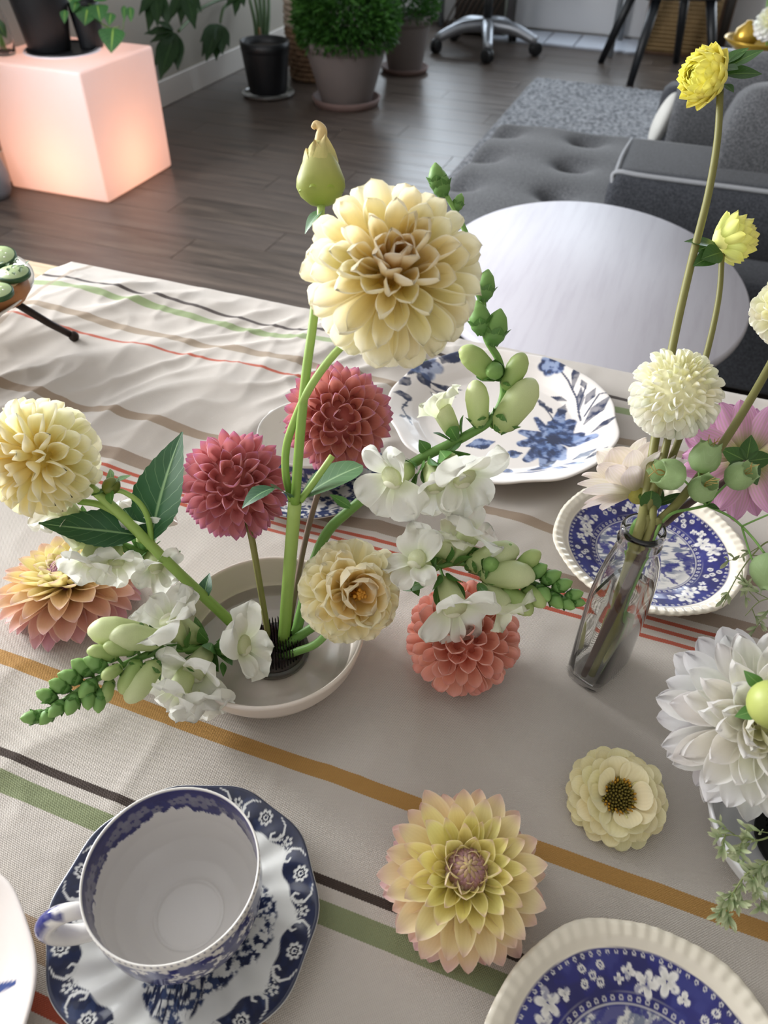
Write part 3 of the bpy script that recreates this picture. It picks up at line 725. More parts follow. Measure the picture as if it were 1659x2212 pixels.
m_cream = petal_mat('petal_cream', '#f9e484', '#fdfaec', '#fdfbf0', kb=.75, kt=.55, ke=.6, tl=.42, vein=.03)
m_creamw = petal_mat('petal_pale_cream', '#faeaa0', '#fdfbee', '#fdfbee', kb=.6, kt=.5, ke=.4, tl=.42, vein=.03)
m_dusky = petal_mat('petal_dusky_pink', '#c06a5c', '#c182b0', '#e6b8c0', kb=.6, kt=.7, ke=.5, tt=.7, tl=.3)
m_coral = petal_mat('petal_coral', '#ea9c80', '#f6bebb', '#fcdfd4', kb=.55, kt=.45, ke=.55, tt=.7, tl=.3)
m_peach = petal_mat('petal_peach', '#dccb5e', '#dcb0c0', '#f5e4d2', kb=.45, kt=.55, ke=.4, tt=.78, vein=.07, tl=.32)
m_ivory = petal_mat('petal_ivory', '#f0efcc', '#fdfcf4', '#fdfcf6', kb=.5, kt=.5, ke=.4)
m_snow = petal_mat('petal_white', '#f2f1dc', '#fbf7fc', '#fdfcfd', kb=.4, kt=.5, ke=.3, tl=.35, vein=.02)
m_yellow = petal_mat('petal_yellow', '#c4cc40', '#f6ee6a', '#f8f28a', kb=.5, kt=.4, ke=.3)
m_violet = petal_mat('petal_violet_pink', '#b3bb58', '#cf8ec8', '#e8c4dc', kb=.85, kt=.6, ke=.3, bt=.5, tt=.4, vein=.3)
m_blush = petal_mat('petal_blush', '#dcd698', '#ecdbe2', '#f6f0ec', kb=.6, kt=.5, ke=.3, vein=.16, tl=.35)
m_zin = petal_mat('petal_zinnia', '#c8b868', '#f0ecd0', '#f3efd8', kb=.5, kt=.3, ke=.3)
m_snap = petal_mat('petal_snapdragon', '#dfe8b8', '#f8f8f0', '#faf9f3', kb=.6, kt=.4, ke=.3, tl=.4, vein=.03)
m_stem = grad_mat('stem_green', '#86ab4c', '#b4cc74', .45)
m_stem2 = grad_mat('stem_mid_green', '#6c9648', '#8db766', .5)
m_stemd = grad_mat('stem_olive', '#77743f', '#949158', .5)
m_stemb = grad_mat('stem_brown', '#705c4a', '#8f7c6c', .5)
m_stemp = grad_mat('stem_purple', '#46332f', '#5b4238', .5)
m_leaf = leaf_mat('leaf_dark', '#315a38', '#86a878')
m_leafl = leaf_mat('leaf_soft', '#5c8058', '#92b084')
m_leafb = leaf_mat('leaf_bract', '#34561f', '#62803c')
m_sepal = leaf_mat('sepal_green', '#527e3a', '#7ba05a')
m_bud = grad_mat('bud_green', '#86ab55', '#d6e09c', .45, .25)
m_budg = grad_mat('bud_dark_green', '#5c8c48', '#98bf6c', .5, .2)
m_budy = grad_mat('bud_yellow_green', '#c4d68c', '#eef0c8', .45, .35)

def snap_meshes():
    S = {}
    def ov(p, R0, n=12, lip=0.0):
        mb = MB(); P = catmull([(0, y, z) for y, z, _ in p], 4); rr = np.interp(np.linspace(0, 1, len(P)), np.linspace(0, 1, len(p)), [q[2] for q in p])
        mb.tube(P, list(rr*R0), n); return mb
    mb = ov([(0, 0, .35), (.12, .01, .85), (.3, .03, 1.0), (.48, .05, 1.1), (.58, .05, .95)], .16); S['tube'] = mesh('floret', mb.V, mb.F, True, mb.C); S['tube'].materials.append(m_budy)
    S['lobes'] = [petal_mesh('lobe', .46+.05*k, .9, .25-.25*k, .45+.22*k, 'blunt', .28, 50+k, nu=10, nv=10, a0=.42, pk=.55, mat=m_snap) for k in range(4)]
    mb = MB(); mb.ball((0, .52, -.07), .12, 12, 8, (1.2, .75, .6)); S['palate'] = mesh('palate', mb.V, mb.F, True, [(1, .3, .5)]*len(mb.V)); S['palate'].materials.append(m_snap)
    mb = ov([(0, 0, .4), (.15, .01, .9), (.38, .03, 1.0), (.62, .05, 1.1), (.82, .04, .95), (.95, .0, .55), (1.0, -.03, .12)], .24); S['bud'] = mesh('bud', mb.V, mb.F, True, mb.C); S['bud'].materials.append(m_bud)
    S['budy'] = S['bud'].copy(); S['budy'].name = 'bud'; S['budy'].materials.clear(); S['budy'].materials.append(m_budy)
    mb = ov([(0, 0, .5), (.2, .0, 1.0), (.5, .01, 1.1), (.8, .0, .75), (1.0, 0, .1)], .30); S['budg'] = mesh('bud', mb.V, mb.F, True, mb.C); S['budg'].materials.append(m_budg)
    S['sep'] = petal_mesh('sepal', .36, .7, .5, .15, 'point', 0, 3, nu=4, nv=6, mat=m_sepal)
    return S
SN = snap_meshes()
def child(me, parent, M, color=None):
    o = bpy.data.objects.new(me.name.split('.')[0], me); link(o, parent); o.matrix_local = M
    if color: o.color = (*color, 1)
    return o
def sepals(parent, k, s, r, off=0.0, spread=.5):
    for i in range(k):
        a = 2*math.pi*i/k+off; d = Vector((math.cos(a)*spread, 1, math.sin(a)*spread)); n = Vector((-math.cos(a), spread, -math.sin(a)))
        child(SN['sep'], parent, Matrix.Translation((math.cos(a)*r, -.03, math.sin(a)*r)) @ frame(d, n).to_4x4() @ Matrix.Diagonal((s, s, s, 1)))
def floret(root, p, d, up, s, kind, seed=0):
    """a snapdragon flower or bud at p looking along d; s in metres"""
    r = random.Random(seed*7+int(p[0]*1e4)); X = frame(d, up).to_4x4()
    me = {'open': SN['tube'], 'half': SN['tube'], 'bud': SN['bud'], 'budy': SN['budy'], 'budg': SN['budg']}[kind]
    o = bpy.data.objects.new(me.name.split('.')[0], me); link(o, root)
    o.matrix_local = Matrix.Translation(Vector([float(v) for v in p])-wloc(root)) @ X @ Matrix.Diagonal((s, s, s, 1))
    white = lin('#efeee6')
    if kind == 'open':
        L = [((-.07, .46, .10), (-.38, .75, .62), (.3, .5, -.6), .58), ((.07, .46, .10), (.38, .75, .62), (-.3, .5, -.6), .58), ((-.12, .48, -.06), (-.65, .75, -.45), (.2, .65, .7), .48), ((.12, .48, -.06), (.65, .75, -.45), (-.2, .65, .7), .48), ((0, .50, -.13), (0, .75, -.75), (0, .7, .7), .50)]
        for b, dd, nn, ss in L:
            ss *= r.uniform(.9, 1.12); dd = Vector(dd)+Vector((r.uniform(-.2, .2), r.uniform(-.2, .2), r.uniform(-.2, .2)))
            child(SN['lobes'][r.randrange(4)], o, Matrix.Translation(b) @ frame(dd, nn).to_4x4() @ Matrix.Diagonal((ss, ss, ss, 1)), white)
        child(SN['palate'], o, Matrix.Identity(4), lin('#f2efcf'))
    elif kind == 'half':
        for b, dd, nn, ss in (((-.06, .45, .10), (-.2, .9, .35), (.2, -.3, -.9), .5), ((.06, .45, .10), (.2, .9, .35), (-.2, -.3, -.9), .5), ((0, .45, -.12), (0, .9, -.55), (0, .5, .9), .42)):
            child(SN['lobes'][r.randrange(4)], o, Matrix.Translation(b) @ frame(Vector(dd), nn).to_4x4() @ Matrix.Diagonal((ss, ss, ss, 1)), lin('#e6e8cc'))
        child(SN['palate'], o, Matrix.Identity(4), lin('#e8eac4'))
    sepals(o, 5 if kind == 'budg' else 4, .62 if kind == 'budg' else .36, .16 if kind == 'budg' else .10, r.uniform(0, 1), .38 if kind == 'budg' else .55); return o
def snapdragon(label, pts, r0, r1, fl_, leaves=()):
    base = dep(*pts[0]); root = thing('snapdragon', label, 'flower', base, 'snapdragons in the ikebana bowl')
    stem(root, pts, r0, r1, m_stem2, n=10)
    for k, (px, py, t, dx, dy, dz, s, kind) in enumerate(fl_):
        floret(root, dep(px, py, t), camdir(dx, dy, dz), camdir(-dy*.2, .9, .5) if abs(dy) < .8 else camdir(.3, .2, .9), s, kind, k)
        # short stalk back to the stem
        P = catmull(PX(pts), 6); q = min(P, key=lambda v: np.linalg.norm(v-dep(px, py, t))); a = dep(px, py, t)
        if np.linalg.norm(q-a) > .001: MB().tube([q, (q+a)/2+np.array((0, 0, -.001)), a+camdir(dx, dy, dz)*s*.05], [.0014, .0012, .0014], 6).build('stalk', m_stem2, root)
    for (b, tp, nx, ny, nz_, wl) in leaves: leaf(root, dep(*b), dep(*tp), camdir(nx, ny, nz_), wl, m_sepal, arch=.25, fold=.3, nv=9, nu=4)
    return root

# ------------------------------------------------------------------ ikebana bowl and pin holder
BC = np.array((-.2165, .3395)); bz_ = cz(*BC)-.0005
root = thing('ikebana_bowl', 'shallow cream bowl of water holding the flower arrangement', 'bowl', (*BC, bz_))
bw = [(0, .006), (.045, .006), (.058, .010), (.067, .020), (.0725, .034), (.0745, .0425), (.0762, .044), (.0778, .0425), (.0772, .039), (.0735, .025), (.066, .012), (.052, .003), (.046, .0), (.040, .0005), (.038, .003), (0, .003)]
V, Fq, C = revolve(bw, 128, None, None, lambda x, y, f, z: np.repeat(np.array(lin('#ddd2c6'))[None], len(x), 0), 80)
china('bowl_body', None, None, None, V, Fq, C, m_matte, root)
def water_mat():
    m, nt, b = newmat('still_water'); b.inputs['Base Color'].default_value = (.96, .97, .97, 1); b.inputs['Transmission Weight'].default_value = 1
    b.inputs['IOR'].default_value = 1.33; b.inputs['Roughness'].default_value = 0; bump(nt, b, noise(nt, 25, 2, objvec(nt)), .02, .001); return m
m_water = water_mat()
mb = MB(); n = 96; V = [(BC[0]+.0652*math.cos(2*math.pi*k/n), BC[1]+.0652*math.sin(2*math.pi*k/n), bz_+.0185) for k in range(n)]; mb.add(V, [tuple(range(n))]); mb.build('water', m_water, root, smooth=False)
KC = np.array((-.2134, .3392)); kz = bz_+.006
kn = thing('pin_holder', 'round flower pin holder with dark spikes in the cream bowl', 'flower frog', (*KC, kz))
mb = MB().lathe([(0, 0), (.0275, 0), (.0284, .001), (.0284, .006), (.0274, .0075), (0, .0075)], (*KC, kz), 48); mb.build('ring', simple('clear_rubber', '#57564f', .25, var=.15, coat=.4), kn)
MB().lathe([(0, .0070), (.0248, .0070), (.0252, .0078), (.0248, .0092), (0, .0092)], (*KC, kz), 40).build('base', simple('kenzan_lead', '#4a4642', .45, metal=.6, var=.3, vs=200), kn)
pinm = simple('kenzan_pins', '#3a3030', .38, metal=.8, var=.2); pb = MB().lathe([(.00062, 0), (.00055, .012), (.00012, .0145)], (0, 0, 0), 6); pme = mesh('pin', pb.V, pb.F, True, pb.C); pme.materials.append(pinm)
j = 0
for i in range(-9, 10):
    for k in range(-9, 10):
        x, y = (i+.5*(k % 2))*.00275, k*.00245
        if math.hypot(x, y) < .0236:
            o = bpy.data.objects.new('pin', pme); link(o, kn); o.location = (x, y, .0085); j += 1

# --- 1 the large cream dahlia, with its spent bud
cream_cols = [(0, '#d2a348'), (.04, '#ecd08a'), (.12, '#faedb6'), (.4, '#fdf6d4'), (1, '#fdf8de')]
root = thing('dahlia', 'largest cream dahlia on a tall pale green stem with a spent bud', 'flower', dep(612, 1388, .635), 'dahlias in the ikebana bowl')
stem(root, [(612, 1392, .636), (625, 1230, .60), (637, 1085, .566)], .0050, .0052, m_stem)
stem(root, [(637, 1090, .566), (649, 930, .535), (662, 800, .52), (677, 690, .512), (688, 560, .512), (694, 440, .512)], .0036, .0026, m_stem)
stem(root, [(631, 1080, .567), (618, 1030, .559), (618, 970, .55), (634, 915, .538), (668, 840, .520), (722, 765, .508), (800, 690, .500), (848, 610, .485)], .0030, .0026, m_stem)
stem(root, [(648, 1082, .566), (672, 1050, .564), (718, 985, .560)], .0027, .0024, m_stem)
head(root, dep(848, 597, .455), camdir(.07, .08, 1), .0535, m_cream, N_=180, amax=152, a0=7, pw=.60, colors=cream_cols, rb=(.20, .50), rf=lambda f: .80+.20*min(1, f/.26), wk=.76, curl=((2.3, 1.7), (1.2, .65)), bend=(-.45, .42), tip='blunt', ruf=.06, core='#d8b050', seed=5, layers=9, tilt=.06, jitter=.08, cscale=.34, squash=.95)
leaf(root, dep(628, 1080, .566), dep(588, 1052, .545), camdir(0, .8, .6), .34, m_leaf, arch=.25, fold=.25, nv=10, pk=.5, tipk='round')
leaf(root, dep(594, 1054, .547), dep(523, 1098, .533), camdir(-.3, .7, .7), .30, m_leaf, arch=.35, fold=.3, nv=12, ser=9)
leaf(root, dep(650, 1078, .568), dep(784, 1006, .575), camdir(-.3, .75, .65), .30, m_leafl, arch=.2, fold=.25, nv=16, pk=.55, tipk='round')
leaf(root, dep(700, 452, .512), dep(659, 505, .51), camdir(-.6, .3, .7), .26, m_leafl, arch=.3, nv=8, nu=4)
bb = dep(694, 446, .512); bd = camdir(-.02, 1, .05)
hb_ = MB(); prof = [(.0012, 0), (.0075, .002), (.0130, .007), (.0154, .0125), (.0150, .018), (.0122, .026), (.0090, .033), (.0066, .039), (.0038, .0425)]
hb_.lathe(prof, bb, 24, zframe(bd), sx=1.06, sy=.92); bud = hb_.build('spent_bud', grad_mat('spent_bud_skin', '#8aa33c', '#dccb86', .5, .2, .25, 60), root)
ws = petal_mesh('withered_petal', .30, .9, .5, -.2, 'taper', .12, 9, mat=petal_mat('petal_withered', '#a3b54e', '#e2cc94', None, kb=1.0, kt=.8, bt=.6))
for k in range(7):
    a = k*2*math.pi/7+.3; Mz = zframe(bd); d = Mz @ Vector((-.13*math.cos(a), -.13*math.sin(a), 1)); nn = Mz @ Vector((-math.cos(a), -math.sin(a), 0)); p = Vector(bb)+Mz @ Vector((.0150*math.cos(a), .0136*math.sin(a), .0085))
    o = bpy.data.objects.new('withered_petal', ws); link(o, bud); s_ = .029+.004*(k % 3); o.color = (*lin('#d6cc84'), 1); o.matrix_local = Matrix.Translation(p-wloc(root)) @ frame(d, nn).to_4x4() @ Matrix.Diagonal((s_*.9, s_, s_, 1))
stem(bud, [bb+bd*.036, bb+bd*.045+camdir(.1, 0, 0)*.001, bb+bd*.050+camdir(1, 0, .1)*.0015, bb+bd*.0535-camdir(1, 0, 0)*.002, bb+bd*.0535-camdir(1, .6, 0)*.005], .0050, .0016, grad_mat('withered_tip', '#d3b878', '#dfc391', .6), 'tip', px=False)

# --- 2, 3 the dusky pink ball dahlias
dusk = [(0, '#c06e68'), (.08, '#d28484'), (.4, '#d88e96'), (.75, '#d38aa6'), (1, '#c880a6')]
root = thing('dahlia', 'dusky pink ball dahlia facing forward with a torn leaf before it', 'flower', dep(582, 1385, .637), 'dahlias in the ikebana bowl')
stem(root, [(582, 1392, .637), (575, 1345, .630), (558, 1245, .617), (541, 1150, .607), (520, 1080, .605)], .0024, .0028, m_stemd)
head(root, dep(508, 1048, .60), camdir(.09, .26, .96), .0436, m_dusky, N_=215, amax=156, a0=7, pw=.54, colors=dusk, rb=(.50, .62), rf=lambda f: .90+.10*min(1, f/.15), wk=.60, curl=((2.3, 1.5), (1.7, 1.0)), bend=(-.2, .35), tip='point', ruf=.01, core='#a04e48', seed=11, squash=.95, cscale=.64)
root = thing('dahlia', 'dusky pink ball dahlia in front of the cream lined teacup', 'flower', dep(620, 1385, .638), 'dahlias in the ikebana bowl')
stem(root, [(620, 1392, .639), (634, 1300, .638), (660, 1165, .636), (690, 1055, .632), (725, 950, .630)], .0024, .0026, m_stemb)
head(root, dep(730, 905, .62), camdir(.20, .02, .98), .0446, m_dusky, N_=215, amax=156, a0=7, pw=.54, colors=[(0, '#c87a66'), (.1, '#d68e80'), (.4, '#da9296'), (.75, '#d48ea8'), (1, '#c880a4')], rb=(.50, .62), rf=lambda f: .88+.12*min(1, f/.15), wk=.61, curl=((2.3, 1.4), (1.7, .9)), bend=(-.2, .35), tip='point', ruf=.01, core='#a04e48', seed=12, squash=.97, cscale=.64, spin=1)
# --- 4 the cream double dahlia with an orange eye
root = thing('dahlia', 'cream dahlia with loose petals and open orange eye', 'flower', dep(590, 1425, .637), 'dahlias in the ikebana bowl')
stem(root, [(588, 1427, .637), (640, 1408, .622), (692, 1383, .610), (757, 1300, .598)], .0034, .0030, m_stem2)
head(root, dep(757, 1277, .575), camdir(.30, .0, .95), .0395, m_creamw, N_=140, amax=150, a0=18, pw=.58, colors=[(0, '#ecc874'), (.12, '#f8e8a8'), (.4, '#fcf4cc'), (1, '#fcf6d8')], rb=(.16, .42), rf=lambda f: .80+.2*min(1, f/.3), wk=.74, curl=((1.7, .8), (.8, .3)), bend=(-.2, .45), tip='blunt', ruf=.12, core='#c8963a', seed=21, jitter=.13, squash=.9, cscale=.34)
hd = [c for c in root.children if c.name.startswith('flower_head')][0]
stm = MB().tube([(0, 0, 0), (0, 0, .6), (.1, 0, 1)], [.05, .04, .12], 6); stme = mesh('stamen', stm.V, stm.F, True, stm.C); stme.materials.append(simple('stamen_orange', '#c98a26', .6))
for k in range(16):
    a = k*2.4; rr = .0012*math.sqrt(k); child(stme, hd, Matrix.Translation((rr*math.cos(a), rr*math.sin(a), .012)) @ Matrix.Rotation(.35, 4, (math.sin(a), -math.cos(a), 0)) @ Matrix.Diagonal((.012, .012, .0155, 1)))
# --- 5 the pale yellow dahlia reaching left, its leaves and bud
root = thing('dahlia', 'pale yellow dahlia reaching left above two dark serrated leaves', 'flower', dep(570, 1415, .637), 'dahlias in the ikebana bowl')
stem(root, [(570, 1418, .637), (500, 1345, .622), (370, 1222, .596), (262, 1113, .577), (190, 1050, .572), (110, 1010, .572)], .0046, .0034, m_stem)
stem(root, [(170, 1083, .585), (215, 1090, .582), (260, 1112, .578)], .0026, .0028, m_stem)
stem(root, [(328, 1172, .588), (320, 1120, .583), (300, 1085, .579), (268, 1063, .575), (248, 1060, .573)], .0024, .0018, m_stem)
head(root, dep(84, 988, .553), camdir(-.50, -.30, .80), .0435, m_cream, N_=128, amax=150, a0=4, pw=.62, colors=[(0, '#f2dc8c'), (.2, '#faf0b8'), (.55, '#fbf6cc'), (1, '#faf7d4')], rb=(.34, .50), rf=lambda f: .88+.12*min(1, f/.25), wk=.77, curl=((2.5, 2.1), (1.4, .85)), bend=(-.4, .3), tip='blunt', ruf=.02, core='#e2ca6c', seed=31, squash=.9, cscale=.42)
bp_ = dep(240, 1050, .572); mb = MB(); mb.ball(bp_, .0072, 14, 9, (1, 1, .8), zframe(camdir(-.3, .5, .8))); bd_ = mb.build('bud', grad_mat('dahlia_bud', '#55672c', '#7d8434', .4), root)
for k in range(6):
    a = k*math.pi/3; X = zframe(camdir(-.5, .6, .6)); d = X @ Vector((math.cos(a), math.sin(a), .35 if k % 2 else -.5)); p = np.array(bp_)+np.array(X @ Vector((math.cos(a)*.004, math.sin(a)*.004, 0)))
    leaf(root, p, p+np.array(d)*.0115, np.array(X @ Vector((0, 0, 1))), .34, m_sepal, 'bract', .3, .2, nv=7, nu=4, curl=.3)
leaf(root, dep(326, 1168, .588), dep(394, 933, .585), camdir(-.35, .15, .92), .27, m_leaf, arch=.10, fold=.28, ser=11, nv=33, pk=.38, side=-.05)
leaf(root, dep(300, 1157, .586), dep(84, 1138, .565), camdir(.1, .55, .83), .24, m_leaf, arch=.16, fold=.3, ser=11, nv=33, pk=.36, curl=.2)
leaf(root, dep(300, 1150, .592), dep(268, 1098, .594), camdir(.2, .4, .9), .42, m_leaf, arch=.1, nv=10, tipk='round', pk=.5)
leaf(root, dep(440, 1300, .61), dep(453, 1238, .618), camdir(-.3, .5, .8), .30, m_leaf, arch=.2, nv=10)

# --- snapdragons
snapdragon('white snapdragon hanging low to the left with green buds at its tip',
  [(602, 1428, .637), (530, 1408, .618), (450, 1402, .588), (350, 1405, .560), (250, 1445, .540), (160, 1498, .524), (85, 1553, .516)], .0040, .0016,
  [(450, 1400, .588, -.2, -.55, .8, .052, 'open'), (440, 1385, .590, -.75, .5, .5, .050, 'open'), (470, 1400, .590, .85, .1, .35, .046, 'open'), (420, 1425, .575, -.35, -.8, .55, .048, 'open'), (395, 1395, .572, -.3, .8, .4, .046, 'open'), (430, 1440, .585, .2, -.85, .5, .045, 'open'),
   (330, 1378, .556, -.9, .15, .4, .044, 'budy'), (350, 1385, .556, -.75, .15, .6, .038, 'budy'), (340, 1430, .550, -.45, -.75, .55, .034, 'budy'), (300, 1400, .548, -.75, .1, .7, .026, 'bud'), (300, 1425, .545, -.3, -.8, .5, .026, 'bud'), (255, 1420, .540, -.8, .3, .6, .022, 'bud'), (262, 1440, .535, -.4, -.3, .85, .018, 'bud'), (240, 1465, .536, -.1, -.85, .5, .018, 'bud'),
   (230, 1445, .534, -.7, .5, .5, .018, 'budg'), (205, 1470, .530, -.3, -.5, .8, .017, 'budg'), (200, 1455, .532, -.6, .6, .5, .018, 'budg'), (190, 1485, .526, .2, -.85, .5, .016, 'budg'), (175, 1470, .528, -.7, .4, .6, .017, 'budg'), (165, 1500, .523, -.1, -.7, .7, .016, 'budg'), (150, 1490, .524, -.6, .5, .6, .016, 'budg'), (140, 1515, .520, -.4, -.5, .75, .015, 'budg'), (122, 1512, .520, -.7, .5, .5, .015, 'budg'), (118, 1530, .518, -.4, -.6, .7, .014, 'budg'), (100, 1540, .517, -.8, -.3, .5, .014, 'budg'), (90, 1548, .516, -.7, .1, .7, .014, 'budg'), (215, 1490, .529, .1, -.9, .4, .016, 'budg')],
  [((480, 1430, .60), (482, 1462, .592), .5, .2, .8, .22)])
snapdragon('white snapdragon arching behind the large cream dahlia',
  [(635, 1385, .638), (690, 1182, .620), (760, 1098, .603), (890, 1002, .583), (1000, 945, .573), (1062, 905, .568), (1088, 850, .563), (1078, 780, .558), (1048, 722, .554), (1040, 620, .548), (1005, 500, .54), (952, 400, .53)], .0046, .0016,
  [(890, 1012, .578, -.6, -.35, .75, .050, 'open'), (960, 985, .565, .45, -.65, .6, .052, 'open'), (925, 1000, .57, .2, -.85, .5, .042, 'open'), (985, 945, .57, -.5, .80, .25, .044, 'half'), (1035, 922, .566, -.15, .95, .3, .034, 'budy'), (1075, 930, .563, .55, .8, .2, .044, 'budy'), (1092, 845, .562, .35, .85, .4, .030, 'bud'), (1068, 815, .56, -.8, .5, .4, .034, 'bud'), (1080, 800, .557, -.5, -.2, .8, .020, 'budg'), (1062, 745, .555, .2, .9, .3, .026, 'budg'), (1042, 722, .553, -.2, .9, .3, .024, 'budg'), (1042, 650, .55, .15, .9, .2, .022, 'budg'), (958, 425, .532, -.25, .95, .2, .020, 'budg'), (945, 412, .531, -.1, .95, .3, .018, 'budg'), (985, 455, .536, .3, .9, .2, .012, 'budg')],
  [((760, 1098, .60), (712, 1068, .60), -.6, .5, .6, .20), ((890, 1070, .59), (935, 1105, .592), .2, .9, .4, .2), ((925, 978, .58), (905, 950, .575), -.5, .6, .6, .4), ((1000, 940, .572), (960, 985, .575), -.3, .2, .9, .25)])
snapdragon('greenish white snapdragon leaning right over the coral dahlia',
  [(597, 1408, .637), (700, 1340, .622), (800, 1292, .612), (890, 1250, .602), (980, 1216, .594), (1080, 1235, .583), (1160, 1262, .577), (1228, 1297, .573)], .0040, .0015,
  [(925, 1238, .59, -.45, .45, .8, .044, 'open'), (975, 1212, .592, .5, .85, .2, .050, 'open'), (945, 1212, .596, .35, .8, .5, .040, 'half'), (960, 1250, .585, .2, -.75, .65, .054, 'open'), (1040, 1262, .58, .65, -.65, .4, .046, 'half'), (1010, 1225, .59, .85, .3, .4, .042, 'budy'), (1040, 1240, .582, .85, -.05, .55, .042, 'budy'), (1085, 1270, .577, .6, -.6, .5, .030, 'bud'), (1110, 1238, .578, .7, .6, .4, .026, 'bud'), (1080, 1215, .582, .3, .7, .6, .020, 'budg'), (1060, 1225, .58, -.1, .2, .95, .02, 'budg'), (1130, 1265, .575, .5, -.6, .6, .024, 'bud'), (1140, 1245, .576, .7, .5, .5, .018, 'budg'), (1160, 1270, .574, .3, -.4, .8, .018, 'budg'), (1170, 1258, .574, .8, .5, .4, .017, 'budg'), (1185, 1282, .573, .5, -.6, .6, .016, 'budg'), (1195, 1272, .572, .8, .4, .5, .016, 'budg'), (1210, 1295, .572, .6, -.4, .7, .014, 'budg'), (1222, 1290, .571, .8, .3, .5, .014, 'budg'), (1230, 1298, .571, .9, -.1, .4, .012, 'budg')],
  [((890, 1262, .598), (905, 1288, .593), .2, .3, .9, .34), ((870, 1275, .60), (950, 1248, .592), .1, .6, .8, .2), ((985, 1200, .59), (1050, 1190, .588), .1, .7, .7, .22)])
snapdragon('white snapdragon half hidden behind the pale yellow dahlia',
  [(560, 1402, .640), (500, 1345, .634), (425, 1275, .622), (350, 1212, .614), (270, 1180, .606), (190, 1140, .600), (120, 1120, .597)], .0042, .0030,
  [(215, 1160, .60, -.2, -.85, .55, .042, 'open'), (250, 1172, .605, .2, -.8, .5, .036, 'open'), (185, 1140, .60, -.5, .6, .6, .044, 'open'), (320, 1195, .612, .5, -.55, .6, .036, 'open'), (310, 1190, .615, .2, .9, .3, .046, 'open'), (230, 1165, .607, -.9, -.1, .4, .044, 'half')],
  [((330, 1205, .606), (305, 1262, .60), .5, .4, .8, .16), ((280, 1185, .604), (290, 1218, .60), .2, .3, .9, .3), ((365, 1215, .614), (390, 1190, .616), .3, .5, .8, .4), ((140, 1125, .59), (185, 1105, .588), .2, .6, .7, .25)])

# ------------------------------------------------------------------ flowers lying on the cloth
def lying(label, pos, axis, R, **kw):
    root = thing(kw.pop('kind_name', 'dahlia'), label, 'flower', (pos[0], pos[1], cz(pos[0], pos[1])), 'loose flower heads on the cloth'); head(root, pos, axis, R, **kw); return root
lying('coral ball dahlia head resting on the cloth', at(1000, 1378, .7795), camdir(-.04, .36, .93), .0455, mat=m_coral, N_=215, amax=156, a0=7, pw=.54, colors=[(0, '#e49c86'), (.2, '#f2b29c'), (.6, '#f7bea8'), (1, '#f7c4aa')], rb=(.50, .62), wk=.61, curl=((2.2, 1.4), (1.6, .9)), bend=(-.2, .35), tip='blunt', core='#bc6650', seed=41, squash=.86, cscale=.62, rf=lambda f: .9+.1*min(1, f/.15))
pe_cols = [(0, '#efe6a2'), (.26, '#f0e796'), (.48, '#f5e6b4'), (.7, '#f4d6b8'), (1, '#e6b8b4')]
pe = dict(mat=m_peach, N_=118, amax=116, a0=26, pw=.70, button=(.262, '#b88a90'), colors=pe_cols, rb=(.17, .22), rf=lambda f: .40+.60*min(1, f/.50)**.8, wk=.70, curl=((1.8, 1.4), (.9, .45)), bend=(-.5, .30), tip='ogive', ruf=.02, core='#a8863a', squash=.8, cscale=.20, pk=.55, wmin=.06)
lying('peach and yellow dahlia head with pink button eye across the green stripe', at(1003, 1888, .768), camdir(.03, .60, .80), .0535, seed=51, **pe)
lying('peach dahlia head with plum eye under the pale yellow dahlia', at(146, 1262, .768), camdir(-.08, .86, .50), .0600, seed=52, **{**pe, 'colors': [(0, '#efe8b4'), (.24, '#f0e5a0'), (.45, '#f0d2a8'), (.7, '#e6b49c'), (1, '#d293a4')], 'amax': 120, 'button': (.24, '#a8708a')})
root = lying('cream zinnia head with brown and gold eye on the cloth', at(1332, 1722, .757), camdir(0, .42, .91), .0350, kind_name='zinnia', mat=m_zin, N_=92, amax=118, a0=34, pw=.62, colors=[(0, '#faf2cc'), (.4, '#f8efbe'), (1, '#f2e6a8')], rb=(.30, .40), rf=lambda f: .82+.18*min(1, f/.35), wk=.72, curl=((.9, .5), (.6, .3)), bend=(.1, .35), tip='round', ruf=.02, core='#7a6a22', seed=61, squash=.62, cscale=.36)
hd = [c for c in root.children if c.name.startswith('flower_head')][0]
fm = MB().tube([(0, 0, 0), (0, 0, .7), (0, 0, 1)], [.14, .18, .08], 6); fms = []
for k, cc in enumerate(('#6e611f', '#b98a22', '#8a7a26', '#cfc78c')):
    e = mesh('floret', fm.V, fm.F, True, fm.C); e.materials.append(simple('disc_floret_%d' % k, cc, .7)); fms.append(e)
for k in range(120):
    rr = .0112*math.sqrt(k/120); a = k*2.39996; kk = 0 if k < 60 else (1 if k % 3 else 2); kk = 3 if k > 100 and k % 7 == 0 else kk
    h_ = .0045+.002*random.Random(k).random()+(.003 if kk == 3 else 0)
    child(fms[kk], hd, Matrix.Translation((rr*math.cos(a), rr*math.sin(a), .0075-.2*rr)) @ Matrix.Rotation(.5*rr/.011, 4, (-math.sin(a), math.cos(a), 0)) @ Matrix.Diagonal((.0052 if kk < 3 else .007, .0052 if kk < 3 else .007, h_, 1)))
